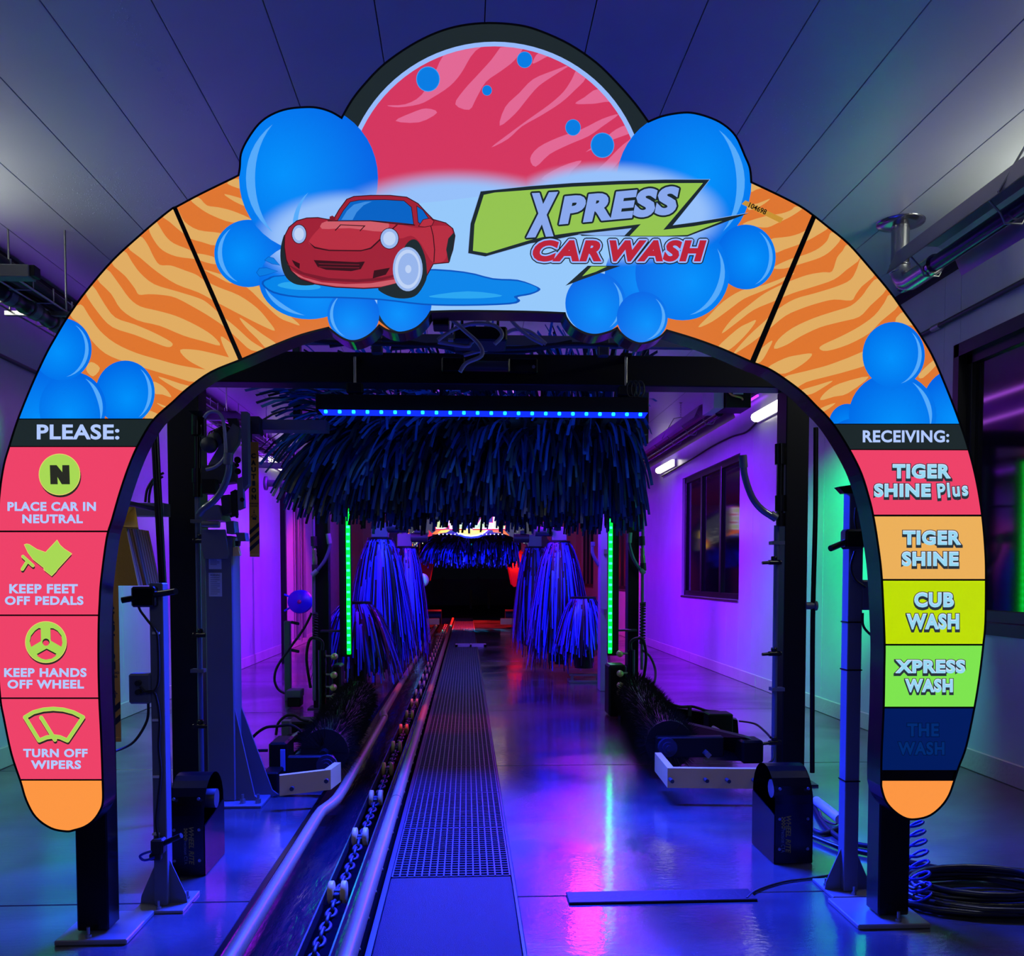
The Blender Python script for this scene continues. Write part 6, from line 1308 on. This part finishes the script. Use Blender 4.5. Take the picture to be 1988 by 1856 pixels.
# ================================================================== far end
YE = 23.5
ea = thing('exit_arch_sign', 'second lit arch sign deep in the tunnel with flames and a yellow oval', 'sign', (.2, YE, 0))
def epx(pts, l=0.): return [at(760+x/5.625, 930+y/5.625, YE-l) for x, y in pts]
arch_o = [(-60,780),(-40,640),(20,500),(120,400),(280,330),(480,250),(700,215),(1000,215),(1200,260),(1400,340),(1560,420),(1640,520),(1700,640),(1740,780)]
arch_i = [(1500,780),(1470,720),(1400,680),(1340,640),(1250,610),(1180,590),(1020,620),(870,645),(720,620),(640,600),(520,590),(400,635),(300,680),(230,760),(215,800)]
m = MB(); m.prism(epx(arch_o+[(1740,1690),(1560,1690),(1500,1000)]+arch_i+[(150,1000),(140,1690),(-40,1690)]), (0, .2, 0)); m.build('cabinet', mat('dark_grey_board', (44, 46, 54), .4), ea)
E_G = emi('print_dim_grey', (70, 74, 84), .8); E_Y = emi('print_flame_yellow', (255, 214, 40), 1.3); E_O = emi('print_flame_orange', (255, 120, 20), 1.2); E_W = emi('print_cream', (236, 240, 210), 1.2); E_GN = emi('print_pale_green', (186, 214, 120), 1.2); E_R = emi('print_red_edge', (220, 40, 60), 1.)
m = MB(); m.prism(epx([(60,780),(60,640),(120,500),(280,380),(500,300),(800,270),(1100,280),(1380,370),(1560,480),(1620,640),(1640,780),(1520,780),(1480,710),(1400,665),(1250,600),(1020,580),(700,580),(500,585),(300,670),(215,790)], .006), (0, .004, 0)); m.build('board', E_G, ea)
m = MB(); m.prism(epx([(630,540),(700,600),(790,640),(870,648),(960,640),(1040,600),(1100,540)], .02), (0, .01, 0)); m.build('oval_edge', mat('grey_edge', (80, 90, 90), .4), ea)
m = MB(); m.prism(epx([(655,540),(720,595),(800,622),(870,630),(950,620),(1020,590),(1075,540)], .026), (0, .005, 0)); m.build('oval_rim', E_W, ea)
m = MB(); m.prism(epx([(680,545),(740,585),(810,608),(870,614),(940,606),(1000,582),(1055,545)], .032), (0, .005, 0)); m.build('oval', E_Y, ea)
m = MB(); mp_ = lambda l: (lambda x, y: at(760+x/5.625, 930+y/5.625, YE-l))
place_text(m, 'BLAZE', (485, 300, 1240, 548), mp_(.036), .10, 2, base=.07, space=1.1); place_text(m, 'BLAZE', (485, 300, 1240, 545), mp_(.040), .07, 0, base=.07, space=1.1); place_text(m, 'BLAZE', (485, 300, 1240, 545), mp_(.044), .03, 1, base=.07, space=1.1); m.build('lettering', [E_W, E_GN, E_R], ea)
for P, M in (([(120,700),(150,600),(140,550),(205,490),(190,570),(200,640),(235,720),(205,785),(170,750)], E_O), ([(145,690),(165,610),(185,560),(180,640),(215,720),(200,770)], E_Y), ([(440,600),(500,550),(650,550),(560,590),(480,605)], E_O), ([(500,590),(540,560),(650,552),(600,585)], E_Y), ([(1100,545),(1220,548),(1290,620),(1200,590),(1110,580)], E_O),
             ([(1490,720),(1500,670),(1530,640),(1560,680),(1560,770),(1510,760)], E_O), ([(1500,740),(1520,680),(1540,700),(1545,760)], E_Y), ([(385,635),(410,600),(405,555),(450,600),(440,620)], E_R), ([(1540,640),(1545,560),(1580,560),(1590,640),(1560,650)], E_Y)):
    m = MB(); m.prism(epx(P, .014 if M is not E_Y else .020), (0, .004, 0)); m.build('flame', M, ea)
m = MB()
for _ in range(150):
    sx = RNG.rand() < .5; x = (RNG.normal(270, 50) if sx else RNG.normal(1420, 50)); y = RNG.normal(650, 60)
    if (sx and 210 < x < 400 and y < 760-(x-215)*.35) or (not sx and 1330 < x < 1500 and y < 660+(x-1330)*.35): p = mp_(.012)(x, y); r = RNG.uniform(.004, .016); m.add([p+Vector((-r,0,0)), p+Vector((0,0,r)), p+Vector((r,0,0)), p+Vector((0,0,-r))], [(0,1,2,3)])
tag(m.build('spark_print', E_W, ea), kind='stuff')
m = MB(); p = mp_(.02)(520, 603); r_ = mp_(.02)(1210, 603)
for k in range(17): c = p.lerp(r_, k/16); m.box(c, (.03, .02, .025))
tag(m.build('white_lamp_row', emi('white_lamp', (235, 235, 255), 1.6), ea), kind='stuff')
# far overhead brush, blue
fb = thing('top_brush', 'small bright blue overhead brush far away under the exit arch', 'brush', (.15, 24.8, 2.2))
xa, xb = at(835, 1060, 24.8).x, at(1002, 1060, 24.8).x; zc = at(920, 1050, 24.8).z
mb = top_brush(xa, xb, 24.8, zc, .62, 900, .8, None, -.12, w=.02); tag(mb.build('bristles', [BLUES, INK], fb), kind='stuff')
m = MB(); m.cyl((xa-.05, 24.8, zc), (xb+.05, 24.8, zc), .12, 14); m.build('drum', BLACKM, fb); m = MB(); m.cyl((xa-.9, 24.8, zc), (xb+.9, 24.8, zc), .04, 8); m.build('shaft', DGREY, fb)
for s, px in ((-1, 808), (1, 1036)): x = at(px, 1100, 24.8).x; m = MB(); m.span((x-.07, 24.75, 0), (x+.07, 24.9, zc+.1), 0, .01); m.build('upright', BLACKM, fb)
# red blower housings at the exit
REDM = mat('red_moulded_plastic', (196, 12, 16), .25, spec=.6)
for (P, Y, lab) in (([(1255,885),(1300,860),(1420,770),(1440,1180),(1400,1160),(1340,1180),(1310,1150)], 27.6, 'glossy red dryer cone on the right of the exit'), ([(460,900),(400,890),(300,860),(300,1160),(420,1110),(440,1000)], 27.6, 'dark red dryer cone on the left of the exit')):
    Q = [at(760+x/5.625, 930+y/5.625, Y) for x, y in P]; t = thing('dryer_cone', lab, 'dryer', (Q[0].x, Y, Q[-2].z), 'red dryer cones')
    m = MB(); m.prism(Q, (0, .5, 0)); m.build('housing', REDM, t); c = Q[1]
    m = MB(); cx = sum(q.x for q in Q)/len(Q); m.cyl((cx, Y+.25, Q[1].z-.05), (cx, Y+.25, ZC), .05, 10); m.build('hanger', DGREY, t)
    m = MB(); m.tube([Q[0]+Vector((0,-.02,0)), Q[-1]+Vector((0,-.02,0))], .025, 8); m.build('seam', REDM, t)
    m = MB(); m.span((min(Q[0].x, Q[2].x)-.02, Y-.03, Q[2].z-.12), (max(Q[0].x, Q[2].x)+.05, Y+.4, Q[2].z-.06), 0, .01); m.build('collar', REDM, t)
# pale round-headed stand on the left
c = at(760+325/5.625, 930+1105/5.625, 19.5); t = thing('round_head_stand', 'pale stand with a round head lit cyan beside the left brushes', 'stand', (c.x, 19.5, 0))
m = MB(); m.lathe(c, (.35, 1, 0), [(0, 0), (.08, 0), (.13, .02), (.15, .06), (.13, .1), (0, .12)], 22); m.build('head', WHITEP, t)
m = MB(); m.lathe(c+Vector((-.12, .05, 0)), (.35, 1, 0), [(.0, 0), (.12, 0), (.14, .04), (.0, .1)], 18); m.build('rear_ring', WHITEP, t)
m = MB(); m.span((c.x-.12, 19.52, 0), (c.x+.05, 19.62, c.z-.1), 0, .02); m.build('column', WHITEP, t)
# low wheel guards far left and right
for px, lab in ((833, 'left'), (998, 'right')):
    c = at(px, 1205, 26.0); t = thing('tyre_shiner', 'dark low tyre brush with a pale bar at the far end, %s side' % lab, 'brush', (c.x, 26, 0), 'far tyre brushes')
    m = MB(); m.cyl((c.x-.25, 26.2, .3), (c.x+.35, 26.2, .3), .22, 16); m.build('roller', BLACKM, t); m = MB(); m.span((c.x-.4, 25.8, .1), (c.x+.3, 25.86, .28), 0, .01); m.build('guide_bar', CREAM, t)
# indicator lamps peeping through the overhead brush
for i, (px, py) in enumerate(((774, 957), (815, 957), (1053, 957))):
    c = at(px, py, 13.5); m = MB(); m.lathe(c, (0, -1, 0), [(0, .02), (.03, .01), (.04, 0), (.04, -.05), (0, -.05)], 12); m.cyl(c+Vector((0, .05, 0)), Vector((c.x, c.y+.05, ZC)), .012, 6)
    tag(m.build('indicator_lamp', emi('orange_lamp', (255, 110, 50), 3.0)), ['small orange lamp above the leftmost tall brush', 'small orange lamp above the second tall brush from the left', 'small orange lamp above the tall brushes on the right'][i], 'lamp')
# night outside: fence with posts
m = MB(); fx0, fx1 = at(800, 1170, 46).x, at(1040, 1170, 46).x; fn = thing('fence', 'pale vinyl fence barely visible in the dark beyond the exit', 'fence', (.5, 46, 0)); FV = mat('vinyl_fence', (150, 150, 150), .6)
zt = 1.35*1.0; x = fx0-2
while x < fx1+2:
    p = MB(); p.span((x+.02, 46, 0), (x+1.78, 46.05, zt), 0, .01); p.build('panel', FV, fn); p = MB(); p.span((x-.07, 45.95, 0), (x+.02, 46.08, zt+.1), 0, .01); p.build('post', FV, fn); x += 1.8
for i, px in enumerate((914, 949)):
    c = at(px, 1145, 42); m = MB(); m.cyl((c.x, 42, -.03), (c.x, 42, c.z), .07, 12); tag(m.build('bollard', mat('pale_bollard', (170, 160, 110), .6)), ['thin pale bollard in the dark before the fence, left of the two', 'thin pale bollard in the dark before the fence, right of the two'][i], 'bollard')
# tall grey post on the right inside, by the short brush
m = MB(); a = at(1166, 1200, 11.6); b_ = at(1178, 1320, 11.6); m.span((a.x, 11.6, 0), (b_.x, 11.85, 3.2), 0, .006); t = m.build('grey_post', mat('pale_violet_grey_paint', (130, 124, 146), .45)); tag(t, 'tall pale grey post right of the short right brush', 'post')
for py in (1071, 1187): c = at(1176, py, 11.58); m = MB(); m.box(c, (.05, .03, .06)); m.build('clip', GALV, t)
m = MB(); m.tube(crom([at(x, y, 11.8) for x, y in ((1151,1055),(1150,1070),(1155,1085),(1163,1098))], 6), .022, 10); m.cyl(at(1151,1052,11.8), at(1151,1060,11.8), .03, 12); m.build('clear_hose', CLEAR, t)
